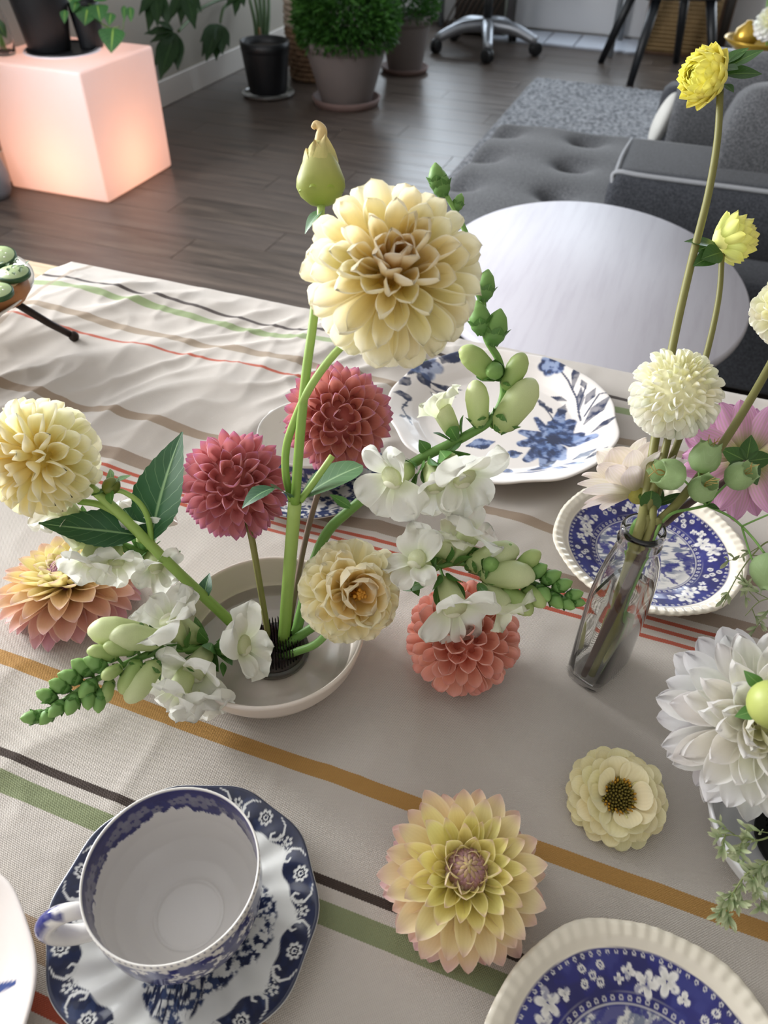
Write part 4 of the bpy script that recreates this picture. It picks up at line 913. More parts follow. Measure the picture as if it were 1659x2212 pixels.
# ------------------------------------------------------------------ the glass bottle and its flowers
GC = np.array((.0410, .4275)); gz = cz(*GC); ga = math.atan2(.047, .023)
def bottle_ring(a, b, p, z, n=64):
    out = []
    for k in range(n):
        t = 2*math.pi*k/n; c_, s_ = math.cos(t), math.sin(t)
        x = a*math.copysign(abs(c_)**(2/p), c_); y = b*math.copysign(abs(s_)**(2/p), s_)
        out.append((GC[0]+x*math.cos(ga)-y*math.sin(ga), GC[1]+x*math.sin(ga)+y*math.cos(ga), gz+z))
    return out
OUT = [(.0235, .0145, 4, .0), (.0262, .0168, 4.5, .0015), (.0270, .0175, 5, .006), (.0270, .0175, 5, .085), (.0268, .0176, 4.5, .100), (.0250, .0176, 3.4, .116), (.0215, .0168, 2.6, .129), (.0170, .0158, 2.1, .138), (.0150, .0150, 2, .143), (.0149, .0149, 2, .147), (.0158, .0158, 2, .1485), (.0158, .0158, 2, .1505), (.0149, .0149, 2, .152), (.0149, .0149, 2, .156), (.0156, .0156, 2, .1575), (.0156, .0156, 2, .1605), (.0148, .0148, 2, .1625)]
INN = [(.0128, .0128, 2, .1620), (.0124, .0124, 2, .150), (.0126, .0126, 2, .142), (.0148, .0136, 2.1, .136), (.0195, .0146, 2.6, .127), (.0230, .0154, 3.4, .114), (.0247, .0155, 4.5, .099), (.0249, .0154, 5, .085), (.0249, .0154, 5, .008), (.0235, .0142, 4, .0052), (.018, .010, 3, .0046)]
def loft(rings, cap0=True, cap1=True):
    n = len(rings[0]); V = [v for r in rings for v in r]; F = [(j*n+k, j*n+(k+1) % n, (j+1)*n+(k+1) % n, (j+1)*n+k) for j in range(len(rings)-1) for k in range(n)]
    if cap0: F.append(tuple(reversed(range(n))))
    if cap1: F.append(tuple(range((len(rings)-1)*n, len(rings)*n)))
    return MB().add(V, F)
broot = thing('glass_bottle', 'clear glass bottle with flat sides holding long stemmed flowers', 'bottle', (GC[0], GC[1], gz))
loft([bottle_ring(*r) for r in OUT+INN]).build('glass', glass_mat('bottle_glass', 1.16, (.97, .975, .965), coat=1.0), broot)
WAT = [(r[0]-.0003, r[1]-.0003, r[2], r[3]+.0003) for r in reversed(INN[7:])]+[(.0244, .0150, 4.6, .0985)]
loft([bottle_ring(*r) for r in WAT]).build('water', glass_mat('bottle_water', 1.10, (.98, .985, .98)), broot)
def nk(dx, dy, z=.158): return np.array((GC[0]+dx, GC[1]+dy, gz+z))
def bt(u, v, z=.007):
    return np.array((GC[0]+u*math.cos(ga)-v*math.sin(ga), GC[1]+u*math.sin(ga)+v*math.cos(ga), gz+z))
def bstem(root, pts, neck, bot, r0, r1, mat):
    P = PX(pts)+[nk(*neck), (nk(*neck)+bot)/2*np.array((1, 1, 1)), bot]; mb = MB(); P = catmull(P, 6); m = len(P)
    nn = m-12; mb.tube(P, [r0+(r1-r0)*min(1, i/nn)-(.0009*max(0, i-nn)/12) for i in range(m)], 10); return mb.build('stem', mat, root)
def vase_flower(label, kind='dahlia'): return thing(kind, label, 'flower', bt(0, 0, .006), 'flowers in the glass bottle')
def bud_head(root, pos, axis, R, mat, cols, seed, n=84, open_=28, fwd=1.15):
    """half opened head: outer petals wrap forward over the cup like scales, small ones fill its face"""
    r = random.Random(seed); M = zframe(axis); hm = MB(); hm.ball((0, 0, 0), R*.86, 18, 12, (1, 1, .9)); me = mesh('flower_head', hm.V, hm.F, True, hm.C)
    me.materials.append(simple('bud_core_%d' % seed, cols[len(cols)//2][1], .6, var=.1)); h = bpy.data.objects.new('flower_head', me); link(h, root)
    h.matrix_local = Matrix.Translation(Vector([float(v) for v in pos])-wloc(root)) @ M.to_4x4(); GA = math.pi*(3-math.sqrt(5))
    sc_ = [petal_mesh('petal', .34+.03*k, 1.0, 1.2, -.95+.12*k, 'ogive', .05, seed*3+k, pk=.5, a0=.6, mat=mat) for k in range(3)]
    for i in range(n):
        f = (i+.5)/n; a = math.radians(open_*.25+(150-open_*.25)*f**.62); th = GA*i; ax_ = Vector((0, 0, 1)); e = Vector((math.cos(th), math.sin(th), 0)); nrm = e*math.sin(a)+ax_*math.cos(a); tan = -e*math.cos(a)+ax_*math.sin(a)
        lift = .30 if a > math.radians(open_) else .9; d = (tan+nrm*lift).normalized(); L = R*(.35+.75*min(1, f/.35)); p = nrm*R*.80; p.z *= .9
        o = bpy.data.objects.new('petal', sc_[r.randrange(3)]); o.color = (*jit(ramp(cols, f), r), 1); link(o, h); s_ = L*fwd*r.uniform(.92, 1.06)
        o.matrix_local = Matrix.Translation(p) @ frame(d, -nrm+tan*.3).to_4x4() @ Matrix.Diagonal((s_, s_, s_, 1))
    return h
root = vase_flower('tall yellow half opened dahlia turned left above the others')
bstem(root, [(1556, 190, .575), (1550, 300, .575), (1530, 420, .575), (1500, 540, .575), (1465, 690, .572), (1435, 840, .570), (1410, 980, .563), (1393, 1090, .552)], (-.003, -.004), bt(.012, .006), .0026, .0036, m_stemd)
bud_head(root, dep(1530, 165, .575), camdir(-.92, -.08, .38), .0158, m_yellow, [(0, '#e8ee86'), (.2, '#f6f27a'), (.7, '#faf07a'), (1, '#f6ea82')], 71)
for b, tp, n_, wl in (((1562, 140, .575), (1618, 103, .57), (.2, .6, .75), .27), ((1565, 150, .573), (1650, 108, .565), (.1, .5, .85), .24), ((1565, 162, .578), (1646, 160, .575), (.1, .3, .95), .25), ((1563, 182, .572), (1585, 200, .568), (.3, .1, .9), .4), ((1560, 150, .57), (1595, 150, .56), (.1, .2, .95), .4)):
    leaf(root, dep(*b), dep(*tp), camdir(*n_), wl, m_leafb, 'bract', .15, .25, nv=12, nu=6, pk=.45)
root = vase_flower('smaller yellow half opened dahlia turned right over dark bracts')
bstem(root, [(1560, 545, .580), (1553, 640, .578), (1530, 750, .575), (1495, 870, .570), (1455, 980, .565), (1415, 1080, .555)], (.004, -.002), bt(-.004, .004), .0020, .0030, m_stemd)
bud_head(root, dep(1574, 518, .580), camdir(.88, .25, .05), .0146, m_yellow, [(0, '#e6d492'), (.3, '#f0e492'), (.6, '#f4f290'), (1, '#eef492')], 72)
for b, tp, n_, wl in (((1560, 538, .578), (1478, 522, .575), (0, .7, .7), .26), ((1556, 545, .574), (1497, 575, .57), (0, .3, .9), .30), ((1553, 532, .582), (1490, 545, .582), (0, .5, .8), .24), ((1560, 545, .572), (1515, 560, .566), (.1, .2, .95), .4)):
    leaf(root, dep(*b), dep(*tp), camdir(*n_), wl, m_leafb, 'bract', .2, .25, nv=12, nu=6, pk=.5)
root = vase_flower('ivory pompon dahlia in the glass bottle')
bstem(root, [(1450, 900, .556), (1440, 960, .556), (1415, 1050, .552), (1398, 1110, .548)], (.001, .001), bt(.004, -.004), .0026, .0032, m_stemd)
head(root, dep(1458, 852, .545), camdir(.08, .52, .84), .0328, m_ivory, N_=200, amax=156, a0=3, pw=.66, colors=[(0, '#f4f0bc'), (.15, '#f8f6d8'), (.4, '#fbfaee'), (1, '#fbfaf2')], rb=(.66, .64), wk=.70, curl=((2.5, 2.4), (1.7, 1.1)), bend=(-.1, .45), tip='round', ruf=.02, core='#ece8c0', seed=81, cscale=.74, squash=.97, rf=lambda f: .93+.07*min(1, f/.2))
root = vase_flower('ivory dahlia at the end of an olive stem slanting right')
bstem(root, [(1715, 690, .575), (1668, 780, .572), (1608, 885, .566), (1540, 990, .558), (1470, 1080, .550), (1425, 1125, .545)], (.006, .004), bt(-.012, -.003), .0030, .0034, m_stemd)
head(root, dep(1700, 672, .565), camdir(-.35, .1, .93), .0255, m_ivory, N_=130, amax=150, a0=5, pw=.58, colors=[(0, '#f1e9a2'), (.2, '#f4f1d2'), (1, '#f6f5ea')], rb=(.45, .5), wk=.64, curl=((1.8, 1.2), (1.0, .5)), bend=(-.2, .4), tip='blunt', ruf=.06, core='#dcd8a4', seed=82, cscale=.55)
root = vase_flower('violet pink dahlia seen from behind with dark green calyx')
bstem(root, [(1612, 1000, .605), (1560, 1045, .595), (1490, 1085, .577), (1435, 1130, .558)], (.006, -.001), bt(-.018, .001), .0028, .0034, m_stemp)
head(root, dep(1615, 992, .62), camdir(.22, .05, -.97), .0500, m_violet, N_=46, amax=104, a0=30, pw=.6, colors=[(0, '#dfa8cc'), (1, '#dca6c6')], rb=(.16, .14), wk=.62, curl=((.8, .5), (.7, .4)), bend=(-.1, -.25), tip='ogive', ruf=.04, core='#7d8a3a', seed=83, cscale=.20, lenf=lambda f: .84, pk=.5)
for k in range(5):
    a = k*2*math.pi/5+.3; X = zframe(camdir(.22, .05, -.97)); c0 = dep(1612, 996, .606); d = X @ Vector((math.cos(a), math.sin(a), .12)); leaf(root, c0, c0+np.array(d)*.021, -np.array(X @ Vector((0, 0, 1))), .34, m_leafb, 'bract', .12, .2, nv=9, nu=4)
root = vase_flower('blush white open dahlia low behind the bottle neck')
bstem(root, [(1385, 1072, .578), (1398, 1095, .566), (1405, 1120, .556)], (-.006, .002), bt(.018, -.005), .0024, .0030, m_stem2)
head(root, dep(1378, 1068, .585), camdir(-.30, .80, -.30), .0430, m_blush, N_=28, amax=84, a0=22, pw=.55, colors=[(0, '#f4eedd'), (1, '#f1e6e6')], rb=(.14, .16), wk=.60, curl=((1.2, .8), (.9, .5)), bend=(-.1, -.1), tip='ogive', ruf=.03, core='#b9b45a', seed=84, cscale=.18, pk=.55)
for b, tp, n_, wl in (((1405, 1090, .560), (1415, 1040, .565), (.5, .3, .8), .5), ((1412, 1095, .556), (1480, 1068, .56), (.2, .7, .7), .14), ((1400, 1110, .550), (1408, 1060, .548), (-.1, .2, .95), .45)):
    leaf(root, dep(*b), dep(*tp), camdir(*n_), wl, m_leafb, 'leaf', .2, .25, nv=10, nu=6, tipk='round', pk=.5)

# --- campion seed pods on thin stalks
m_pod = leaf_mat('pod_skin', '#a6bf88', '#c0d2a4', .6, .35); m_dry = simple('dry_stamen', '#b89a5c', .8)
def pod(root, p, d, s, seed):
    r = random.Random(seed); n = 25; prof = [(.06, 0), (.30, .05), (.47, .22), (.52, .42), (.47, .64), (.38, .80), (.34, .90)]; V = []; F = []; C = []; M = zframe(d)
    for j, (rr, z) in enumerate(prof+[(.38, 1.0)]):
        for k in range(n):
            a = 2*math.pi*k/n; tz = z-(.16*abs(math.sin(2.5*a)) if j == len(prof) else 0); tz = (max(tz, .86) if j == len(prof) else tz)*1.15
            rk = rr*(1+.03*math.cos(10*a)); V.append(np.array(M @ Vector((rk*math.cos(a), rk*math.sin(a), tz)))*s+p); C.append((j/8, abs(((k*5/n) % 1)-.5)*2, .5))
    for j in range(len(prof)):
        for k in range(n): F.append((j*n+k, j*n+(k+1) % n, (j+1)*n+(k+1) % n, (j+1)*n+k))
    o = MB().add(V, F, C).build('seed_pod', m_pod, root)
    for k in range(4):
        a = r.uniform(0, 6); e = M @ Vector((.22*math.cos(a), .22*math.sin(a), 1.15+.2*r.random())); MB().tube(catmull([p+np.array(M @ Vector((0, 0, .6)))*s, p+np.array(M @ Vector((.1*math.sin(a), .1*math.cos(a), .95)))*s, p+np.array(e)*s], 3), [.0004, .0004, .0003, .0003, .0003, .0003, .0003], 5).build('dry_stamen', m_dry, root)
    return o
root = vase_flower('sprig of pale green inflated seed pods beside the bottle neck', 'campion')
thin = m_stem2
bstem(root, [(1527, 1092, .545), (1490, 1100, .544), (1455, 1108, .543), (1430, 1128, .542)], (.008, -.003), bt(-.006, -.006), .0010, .0012, thin)
pods = [((1470, 1030, .540), (-.9, .15, .45), .027, [(1527, 1092, .545), (1500, 1060, .542), (1472, 1032, .54)]), ((1510, 1020, .545), (.25, .9, .35), .026, [(1520, 1085, .545), (1512, 1050, .545), (1510, 1020, .545)]), ((1503, 1070, .545), (.15, .45, .88), .023, [(1527, 1092, .545), (1515, 1082, .545), (1503, 1072, .545)]), ((1575, 1040, .548), (.35, .35, .87), .024, [(1527, 1092, .545), (1550, 1065, .546), (1574, 1042, .548)]), ((1652, 1195, .52), (.15, -.92, .2), .029, [(1527, 1092, .545), (1580, 1118, .535), (1620, 1155, .527), (1652, 1196, .52)])]
for k, (p, d, s, st) in enumerate(pods):
    pod(root, dep(*p), camdir(*d), s*.80, k); stem(root, st, .0009, .0008, thin, 'stalk', n=6)
stem(root, [(1603, 1140, .53), (1615, 1180, .527), (1630, 1225, .525)], .0007, .0006, thin, 'stalk', n=6)
stem(root, [(1600, 1138, .53), (1640, 1120, .525), (1700, 1095, .52)], .0007, .0006, thin, 'stalk', n=6)
for p_, q_ in (((1527, 1092, .543), (1555, 1100, .541)), ((1527, 1090, .546), (1520, 1072, .546))): leaf(root, dep(*p_), dep(*q_), camdir(.1, .6, .8), .3, m_leafb, 'leaf', .3, .3, nv=7, nu=4)

# ------------------------------------------------------------------ grasses
m_grass = grad_mat('grass_spikelet', '#8fa572', '#d3d7b0', .6, .2); m_gst = grad_mat('grass_stalk', '#8a9a5c', '#a3ad78', .6)
gm = petal_mesh('spikelet', .16, .9, .7, .1, 'point', 0, 5, nu=4, nv=6, mat=m_grass)
def panicle(root, path, n, spread, s, seed):
    r = random.Random(seed); P = catmull(PX(path), 8); mb = MB(); m = len(P); mb.tube(P, [.0007-.0004*i/(m-1) for i in range(m)], 6); mb.build('stalk', m_gst, root)
    T = P[-1]-P[max(0, m-5)]; T /= np.linalg.norm(T); nb = max(4, n//8)
    for b in range(nb):
        i = int(m*.35+(m*.62)*b/nb); base = P[min(i, m-1)]; dirv = T*.8+np.array([r.uniform(-1, 1) for _ in range(3)])*.9; dirv /= np.linalg.norm(dirv); ln = spread*(1-.55*b/nb)*r.uniform(.6, 1)
        end = base+dirv*ln; MB().tube([base, (base+end)/2+T*ln*.08, end], [.00035, .0003, .0002], 5).build('branch', m_gst, root)
        for k in range(n//nb):
            q = r.uniform(.3, 1.02); p = base+(end-base)*q; dv = dirv*.8+np.array([r.uniform(-1, 1) for _ in range(3)])*.7; o = bpy.data.objects.new('spikelet', gm); link(o, root); s_ = s*r.uniform(.7, 1.2)
            o.matrix_local = Matrix.Translation(Vector([float(v) for v in p])-wloc(root)) @ frame(dv, camdir(0, .3, 1)).to_4x4() @ Matrix.Diagonal((s_, s_, s_, 1))
WC = np.array((.1945, .3220)); wz = cz(*WC)
def grass(label, path, n, spread, s, seed, base): 
    root = thing('grass_stem', label, 'grass', base, 'ornamental grasses'); panicle(root, path, n, spread, s, seed); return root
wb = np.array((WC[0]-.02, WC[1]-.01, wz+.02))
grass('pale green grass panicle arching out of the white bowl', [(1720, 1760, .50), (1690, 1790, .478), (1640, 1815, .468), (1590, 1805, .463), (1555, 1800, .46)], 70, .020, .0080, 3, wb)
grass('dense pale green grass panicle hanging over the gold stripe', [(1730, 1740, .50), (1700, 1810, .475), (1660, 1860, .465), (1610, 1890, .462), (1580, 1940, .460), (1570, 1965, .460)], 150, .024, .0082, 4, wb)
grass('grass panicle drooping beside the white bowl rim', [(1730, 1740, .50), (1700, 1840, .478), (1660, 1880, .470), (1640, 1920, .466), (1650, 1960, .464)], 60, .020, .0078, 6, wb)
gb = bt(-.010, -.002, .006)
grass('wispy grass trailing over the rim of the side plate', [(1700, 1180, .53), (1660, 1170, .545), (1625, 1200, .555), (1590, 1250, .565), (1560, 1310, .575)], 36, .045, .0085, 8, dep(1690, 1240, .60))
grass('wispy grass with fine seed heads below the seed pods', [(1720, 1290, .53), (1680, 1290, .54), (1640, 1300, .55), (1610, 1330, .56)], 26, .04, .0085, 9, dep(1690, 1300, .60))

# ------------------------------------------------------------------ white bowl with the large white dahlia
root = thing('flower_bowl', 'white footed bowl under the large white dahlia', 'bowl', (WC[0], WC[1], wz))
V, Fq, C = revolve([(0, .008), (.04, .009), (.055, .018), (.064, .032), (.0688, .044), (.0705, .0465), (.0722, .045), (.0712, .041), (.066, .026), (.056, .011), (.045, .002), (.040, 0), (0, .002)], 96, None, None, lambda x, y, f, z: np.repeat(np.array(lin('#e3e4e6'))[None], len(x), 0), 60)
china('bowl_body', None, None, None, V, Fq, C, m_china, root)
k2 = thing('pin_holder', 'dark flower pin holder inside the white bowl', 'flower frog', (WC[0], WC[1], wz+.0085))
MB().lathe([(0, 0), (.03, 0), (.031, .002), (.031, .008), (0, .010)], (*WC, wz+.0085), 40).build('base', simple('dark_lead', '#1e1f1c', .5, metal=.4), k2)
for i in range(-6, 7):
    for k in range(-6, 7):
        if math.hypot(i, k) < 6.2: o = bpy.data.objects.new('pin', pme); link(o, k2); o.location = (i*.0042, k*.0042, .009)
wr = [(0, '#f2eec0'), (.08, '#fbf9ea'), (.5, '#fefdfc'), (1, '#fbf7fb')]
root = thing('dahlia', 'large white dahlia with lilac tinged ruffled petals in the white bowl', 'flower', wb, 'flowers in the white bowl')
stem(root, [wb, np.array((.168, .330, .79)), dep(1650, 1575, .515)], .004, .0035, m_stem, px=False)
head(root, dep(1640, 1560, .500), camdir(-.16, .20, .96), .0620, m_snow, N_=185, amax=142, a0=10, pw=.60, colors=wr, rb=(.14, .36), rf=lambda f: .70+.30*min(1, f/.38), wk=.70, curl=((1.8, .8), (1.0, .3)), bend=(-.35, .45), tip='ogive', ruf=.13, core='#e8e8b0', seed=91, layers=8, jitter=.10, cscale=.30, squash=.9)
root = thing('dahlia', 'lime green dahlia bud standing before the large white dahlia', 'flower', wb, 'flowers in the white bowl')
stem(root, [wb+np.array((.01, 0, 0)), dep(1760, 1640, .47), dep(1720, 1545, .430), dep(1690, 1525, .425)], .002, .0020, m_stem, px=False)
bc_ = dep(1668, 1522, .425); ax = camdir(-.75, .1, .65); mb = MB(); mb.ball(bc_, .0135, 22, 14, (1, 1, .92), zframe(ax)); bd_ = mb.build('bud', grad_mat('lime_bud', '#a9b84a', '#d6de86', .4, .25, .2, 40), root)
lp = petal_mesh('bud_petal', .48, 1.1, 1.1, -1.5, 'point', 0, 4, mat=petal_mat('petal_lime', '#c2cf5e', '#dfe69a', None, kb=.4, kt=.4, vein=.2))
for k in range(9):
    a = k*2*math.pi/9; X = zframe(ax); d = X @ Vector((math.cos(a)*.35, math.sin(a)*.35, .9)); n_ = X @ Vector((-math.cos(a), -math.sin(a), .2)); o = bpy.data.objects.new('bud_petal', lp); link(o, bd_); o.color = (*lin('#d3dd84'), 1)
    o.matrix_local = Matrix.Translation(Vector(bc_)-wloc(root)+X @ Vector((math.cos(a)*.0118, math.sin(a)*.0118, -.0075))) @ frame(d, n_).to_4x4() @ Matrix.Diagonal((.0215, .0215, .0215, 1))
for k in range(5):
    a = k*2*math.pi/5+.5; X = zframe(ax); p = bc_+np.array(X @ Vector((math.cos(a)*.0105, math.sin(a)*.0105, -.006))); leaf(root, p, p+np.array(X @ Vector((math.cos(a)*.9, math.sin(a)*.9, .6)))*.0125, np.array(X @ Vector((0, 0, 1))), .32, m_sepal, 'bract', -.2, .2, nv=8, nu=4, curl=-.5)

# ------------------------------------------------------------------ food stand, top left
m_iron = simple('dark_iron', '#2b211c', .45, metal=.6, var=.25, vs=60)
FCc = np.array((-.792, .610)); fz = .822
st = thing('serving_stand', 'dark iron stand with splayed ball footed legs', 'stand', (FCc[0], FCc[1], ZT))
for a in (40, 160, 280):
    a = math.radians(a); foot = np.array((FCc[0]+.142*math.cos(a), FCc[1]+.142*math.sin(a))); fzz = cz(*foot)+.0055
    f3 = np.array((*foot, fzz)); tp_ = np.array((FCc[0]+.080*math.cos(a), FCc[1]+.080*math.sin(a), fz-.006))
    lg = MB().tube([tp_, tp_*.4+f3*.6+np.array((0, 0, -.002)), f3], [.0048, .0048, .0044], 10).build('leg', m_iron, st); MB().ball(f3, .0068, 14, 9).build('ball_foot', m_iron, lg)
ring = [np.array((FCc[0]+.080*math.cos(t), FCc[1]+.080*math.sin(t), fz-.005)) for t in np.linspace(0, 2*math.pi, 49)]
MB().tube(ring, .0042, 8, caps=False).build('ring', m_iron, st)
dish = thing('serving_dish', 'clear glass dish on the dark iron stand', 'dish', (FCc[0], FCc[1], fz))
V, Fq, C = revolve([(0, .003), (.07, .003), (.095, .008), (.112, .016), (.118, .0185), (.1195, .0175), (.113, .0125), (.096, .0045), (.07, -.001), (0, -.001)], 80, None, None, None, 50)
me = mesh('dish_body', V, Fq, True); me.materials.append(simple('milky_glass', '#d9d2c8', .08, var=.03, coat=.8)); o = bpy.data.objects.new('dish_body', me); link(o, dish)
m_crust = simple('bread_crust', '#a06a3c', .6, var=.35, vs=30, bmp=.3); m_crumb = simple('bread_crumb', '#d6b98c', .9, var=.2, vs=90, bmp=.6); m_cheese = simple('soft_cheese', '#e6e2d8', .6, var=.06, vs=80, bmp=.6)
br = thing('open_sandwich', 'open sandwich on crusty bread spread with white cheese', 'sandwich', (FCc[0]+.02, FCc[1], fz+.004))
bx0 = np.array((FCc[0]+.020, FCc[1]+.012, fz+.005)); n = 48
def bread_r(t): return 1+.05*math.sin(3*t+1)+.03*math.sin(5*t)
def slab(r0, zs, scale): 
    V = []; 
    for k_, z in zip(scale, zs):
        for i in range(n):
            t = 2*math.pi*i/n; V.append(bx0+np.array((.092*k_*bread_r(t)*math.cos(t), .078*k_*bread_r(t)*math.sin(t), z)))
    m_ = len(zs); F = [(j*n+k, j*n+(k+1) % n, (j+1)*n+(k+1) % n, (j+1)*n+k) for j in range(m_-1) for k in range(n)]; F.append(tuple(reversed(range(n)))); F.append(tuple(range((m_-1)*n, m_*n))); return MB().add(V, F)
slab(1, (0, .004, .014, .024, .028), (.80, .92, 1.0, .99, .95)).build('crust', m_crust, br)
slab(1, (.0278, .0295), (.945, .92)).build('crumb', m_crumb, br)
r = random.Random(4)
sm = MB()
for k in range(26):
    t = r.uniform(0, 6.28); q = math.sqrt(r.random())*.8; sm.ball(bx0+np.array((.092*q*math.cos(t), .078*q*math.sin(t), .030)), r.uniform(.007, .014), 9, 6, (1.2, 1, .42))
sm.build('cheese_spread', m_cheese, br)
m_ck = simple('cucumber_skin', '#234a22', .4, var=.3, vs=90); m_cf = simple('cucumber_flesh', '#aebf8c', .35, var=.15, vs=60)
def cuc(label, c, tilt, az, rad=.021):
    R_ = Matrix.Rotation(az, 3, 'Z') @ Matrix.Rotation(tilt, 3, 'Y'); t_ = thing('cucumber_slice', label, 'cucumber', c, 'cucumber slices on the sandwich')
    MB().lathe([(rad*.9, -.0030), (rad, -.0024), (rad, .0024), (rad*.9, .0030)], c, 32, R_).build('skin', m_ck, t_)
    MB().lathe([(0, .0034), (rad*.90, .0032), (rad*.91, .0028)], c, 32, R_).build('flesh', m_cf, t_)
    for k in range(7): a = k*.9; p = np.array(c)+np.array(R_ @ Vector((rad*.45*math.cos(a), rad*.45*math.sin(a), .0034))); MB().ball(p, .0016, 7, 5, (1, .5, .4)).build('seed', m_cheese, t_)
cuc('cucumber slice topped with chopped herbs near the sandwich edge', at(30, 592, .861), .06, -.6, .0185); cuc('cucumber slice tilted high at the back of the sandwich', at(-2, 556, .866), .2, -.9, .020); cuc('cucumber slice lying low on the sandwich front', at(-8, 632, .861), .08, -.4, .0185)
hb_m = simple('chopped_herb', '#3f5a2a', .6, var=.4, vs=200)
for k in range(14):
    p = at(30+r.uniform(-22, 26), 574+r.uniform(-14, 16), .868+r.uniform(0, .003)); dv = np.array((r.uniform(-1, 1), r.uniform(-1, 1), r.uniform(-.2, .6))); dv /= np.linalg.norm(dv)
    leaf(br, p, p+dv*.007, (0, 0, 1), .3, hb_m, 'herb_leaf', .3, .3, nv=5, nu=4)
# ------------------------------------------------------------------ beyond the table: lamp cube and plants by the left wall
def cube_mat():
    m, nt, b = newmat('cube_plastic'); n = noise(nt, 5, 2, objvec(nt)); c = mix(nt, n, lin('#e6e2e4'), lin('#eeeaec')); nt.links.new(c, b.inputs['Base Color'])
    b.inputs['Roughness'].default_value = .5; translucent_add(nt, b, c, .45); return m
cl = thing('cube_lamp', 'glowing white cube lamp used as a plant stand', 'lamp', (-2.47, 2.94, 0))
cc = np.array((-2.468, 2.935, .253)); MB().box(cc, (.50, .50, .495), bev=.012).build('shell', cube_mat(), cl)
ld = bpy.data.lights.new('cube_bulb', 'POINT'); ld.energy = 3.8; ld.color = (1.0, .44, .24); ld.shadow_soft_size = .06; lo = bpy.data.objects.new('bulb', ld); link(lo, cl); lo.location = (.02, -.02, .13)
m_black = simple('black_plastic', '#14161a', .45, var=.2, vs=12)
m_soil = simple('soil', '#2a211a', .95, var=.4, vs=120, bmp=.6)
def pot(name, label, c, r0, r1, h, mat, rim=.0, group=None, cat='plant pot', soil=.86):
    t = thing(name, label, cat, c, group); c = np.array(c)
    MB().lathe([(0, 0), (r0*.97, 0), (r0, .006), (r1-rim*.6, h*.80), (r1-rim*.5, h*.82), (r1, h*.83 if rim else h*.95), (r1+rim*.2, h), (r1-.008, h), (r1-.014, h*soil), (r0*.9, h*.5)], c, 40).build('pot', mat, t)
    MB().lathe([(0, h*soil+.004), (r1*.5, h*soil+.006), (r1-.012, h*soil)], c, 28).build('soil', m_soil, t); return t
pz = .5005
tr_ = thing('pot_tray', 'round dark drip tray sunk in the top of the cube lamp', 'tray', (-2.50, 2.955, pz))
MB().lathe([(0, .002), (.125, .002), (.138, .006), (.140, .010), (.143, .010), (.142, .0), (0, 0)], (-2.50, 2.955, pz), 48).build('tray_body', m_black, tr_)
MB().tube([np.array((-2.50+.150*math.cos(t), 2.955+.150*math.sin(t), pz+.001)) for t in np.linspace(0, 2*math.pi, 61)], .005, 8, caps=False).build('rim', simple('painted_edge_glow', '#e2dde4', .4), tr_)  # pale colour on this ring imitates the lit edge of the cube's recess
p1_ = pot('flower_pot', 'large black plant pot with purple flowers on the cube lamp', (-2.545, 2.935, pz+.003), .085, .118, .30, m_black)
m_purple = petal_mat('petal_purple', '#3c1f4a', '#6a3a78', None, kb=.5, kt=.5)
pp_ = petal_mesh('petal', .3, .5, .3, .3, 'round', .05, 6, mat=m_purple)
r = random.Random(9)
for k in range(60):
    c0 = Vector((-.10+r.uniform(-.07, .06), r.uniform(-.06, .06)-.06, .285+r.uniform(-.015, .07))); o = bpy.data.objects.new('petal', pp_); link(o, p1_); o.color = (*lin('#5a3068'), 1); d = Vector((r.uniform(-1, 1), r.uniform(-1, 1), r.uniform(-.7, .6))); o.matrix_local = Matrix.Translation(c0) @ frame(d, (0, 0, 1)).to_4x4() @ Matrix.Diagonal((.04, .04, .04, 1))
p2_ = pot('flower_pot', 'smaller black plant pot with trailing pothos on the cube lamp', (-2.42, 3.045, pz+.003), .048, .061, .16, m_black)
m_poth = leaf_mat('leaf_pothos', '#2f5a2e', '#8aa84a', .35); m_vine = grad_mat('vine', '#4a6a34', '#6a7c40', .5)
def pleaf(root, px, py, t, dx, dy, ln, w_=.42, nrm=(.1, .3, .95)):
    b = dep(px, py, t); leaf(root, b, b+camdir(dx, dy, .1)*ln, camdir(*nrm), w_, m_poth, 'leaf', .12, .25, nv=14, nu=6, pk=.30)
tc = 3.10
stem(p2_, [(175, 20, 3.12), (195, 10, 3.08), (215, 45, 3.05), (235, 60, 3.02), (258, 58, 3.0)], .003, .002, m_vine, 'vine'); stem(p2_, [(200, 40, 3.06), (222, 52, 3.04), (262, 68, 3.0), (268, 40, 3.0), (285, 18, 3.0)], .002, .0015, m_vine, 'vine')
for a in ((190, 15, 3.02, -.1, -.9, .08, .62), (210, 10, 3.0, .2, -.9, .075, .55), (240, 28, 3.0, -.1, -.9, .055, .42), (245, 60, 2.98, -.05, -1, .105, .48), (268, 12, 3.0, .05, -1, .07, .16), (281, 15, 3.0, .1, -1, .065, .25), (150, 5, 3.0, .4, .7, .10, .5), (140, 22, 2.95, .02, -1, .055, .3), (205, 2, 3.0, .5, .6, .11, .5), (165, 2, 3.0, -.2, -.9, .05, .4)): pleaf(p2_, *a)
gv = thing('bud_vase', 'slim clear glass vase with green stems on the cube lamp', 'vase', (-2.660, 2.800, pz))
m_thin = glass_mat('vase_glass', 1.3, (.95, .95, .95))
MB().lathe([(0, 0), (.040, 0), (.043, .006), (.046, .05), (.040, .12), (.026, .17), (.020, .21), (.024, .26), (.022, .26), (.018, .21), (.024, .17), (.038, .12), (.043, .05), (.040, .010), (0, .008)], (-2.66, 2.80, pz), 32).build('glass', m_thin, gv)
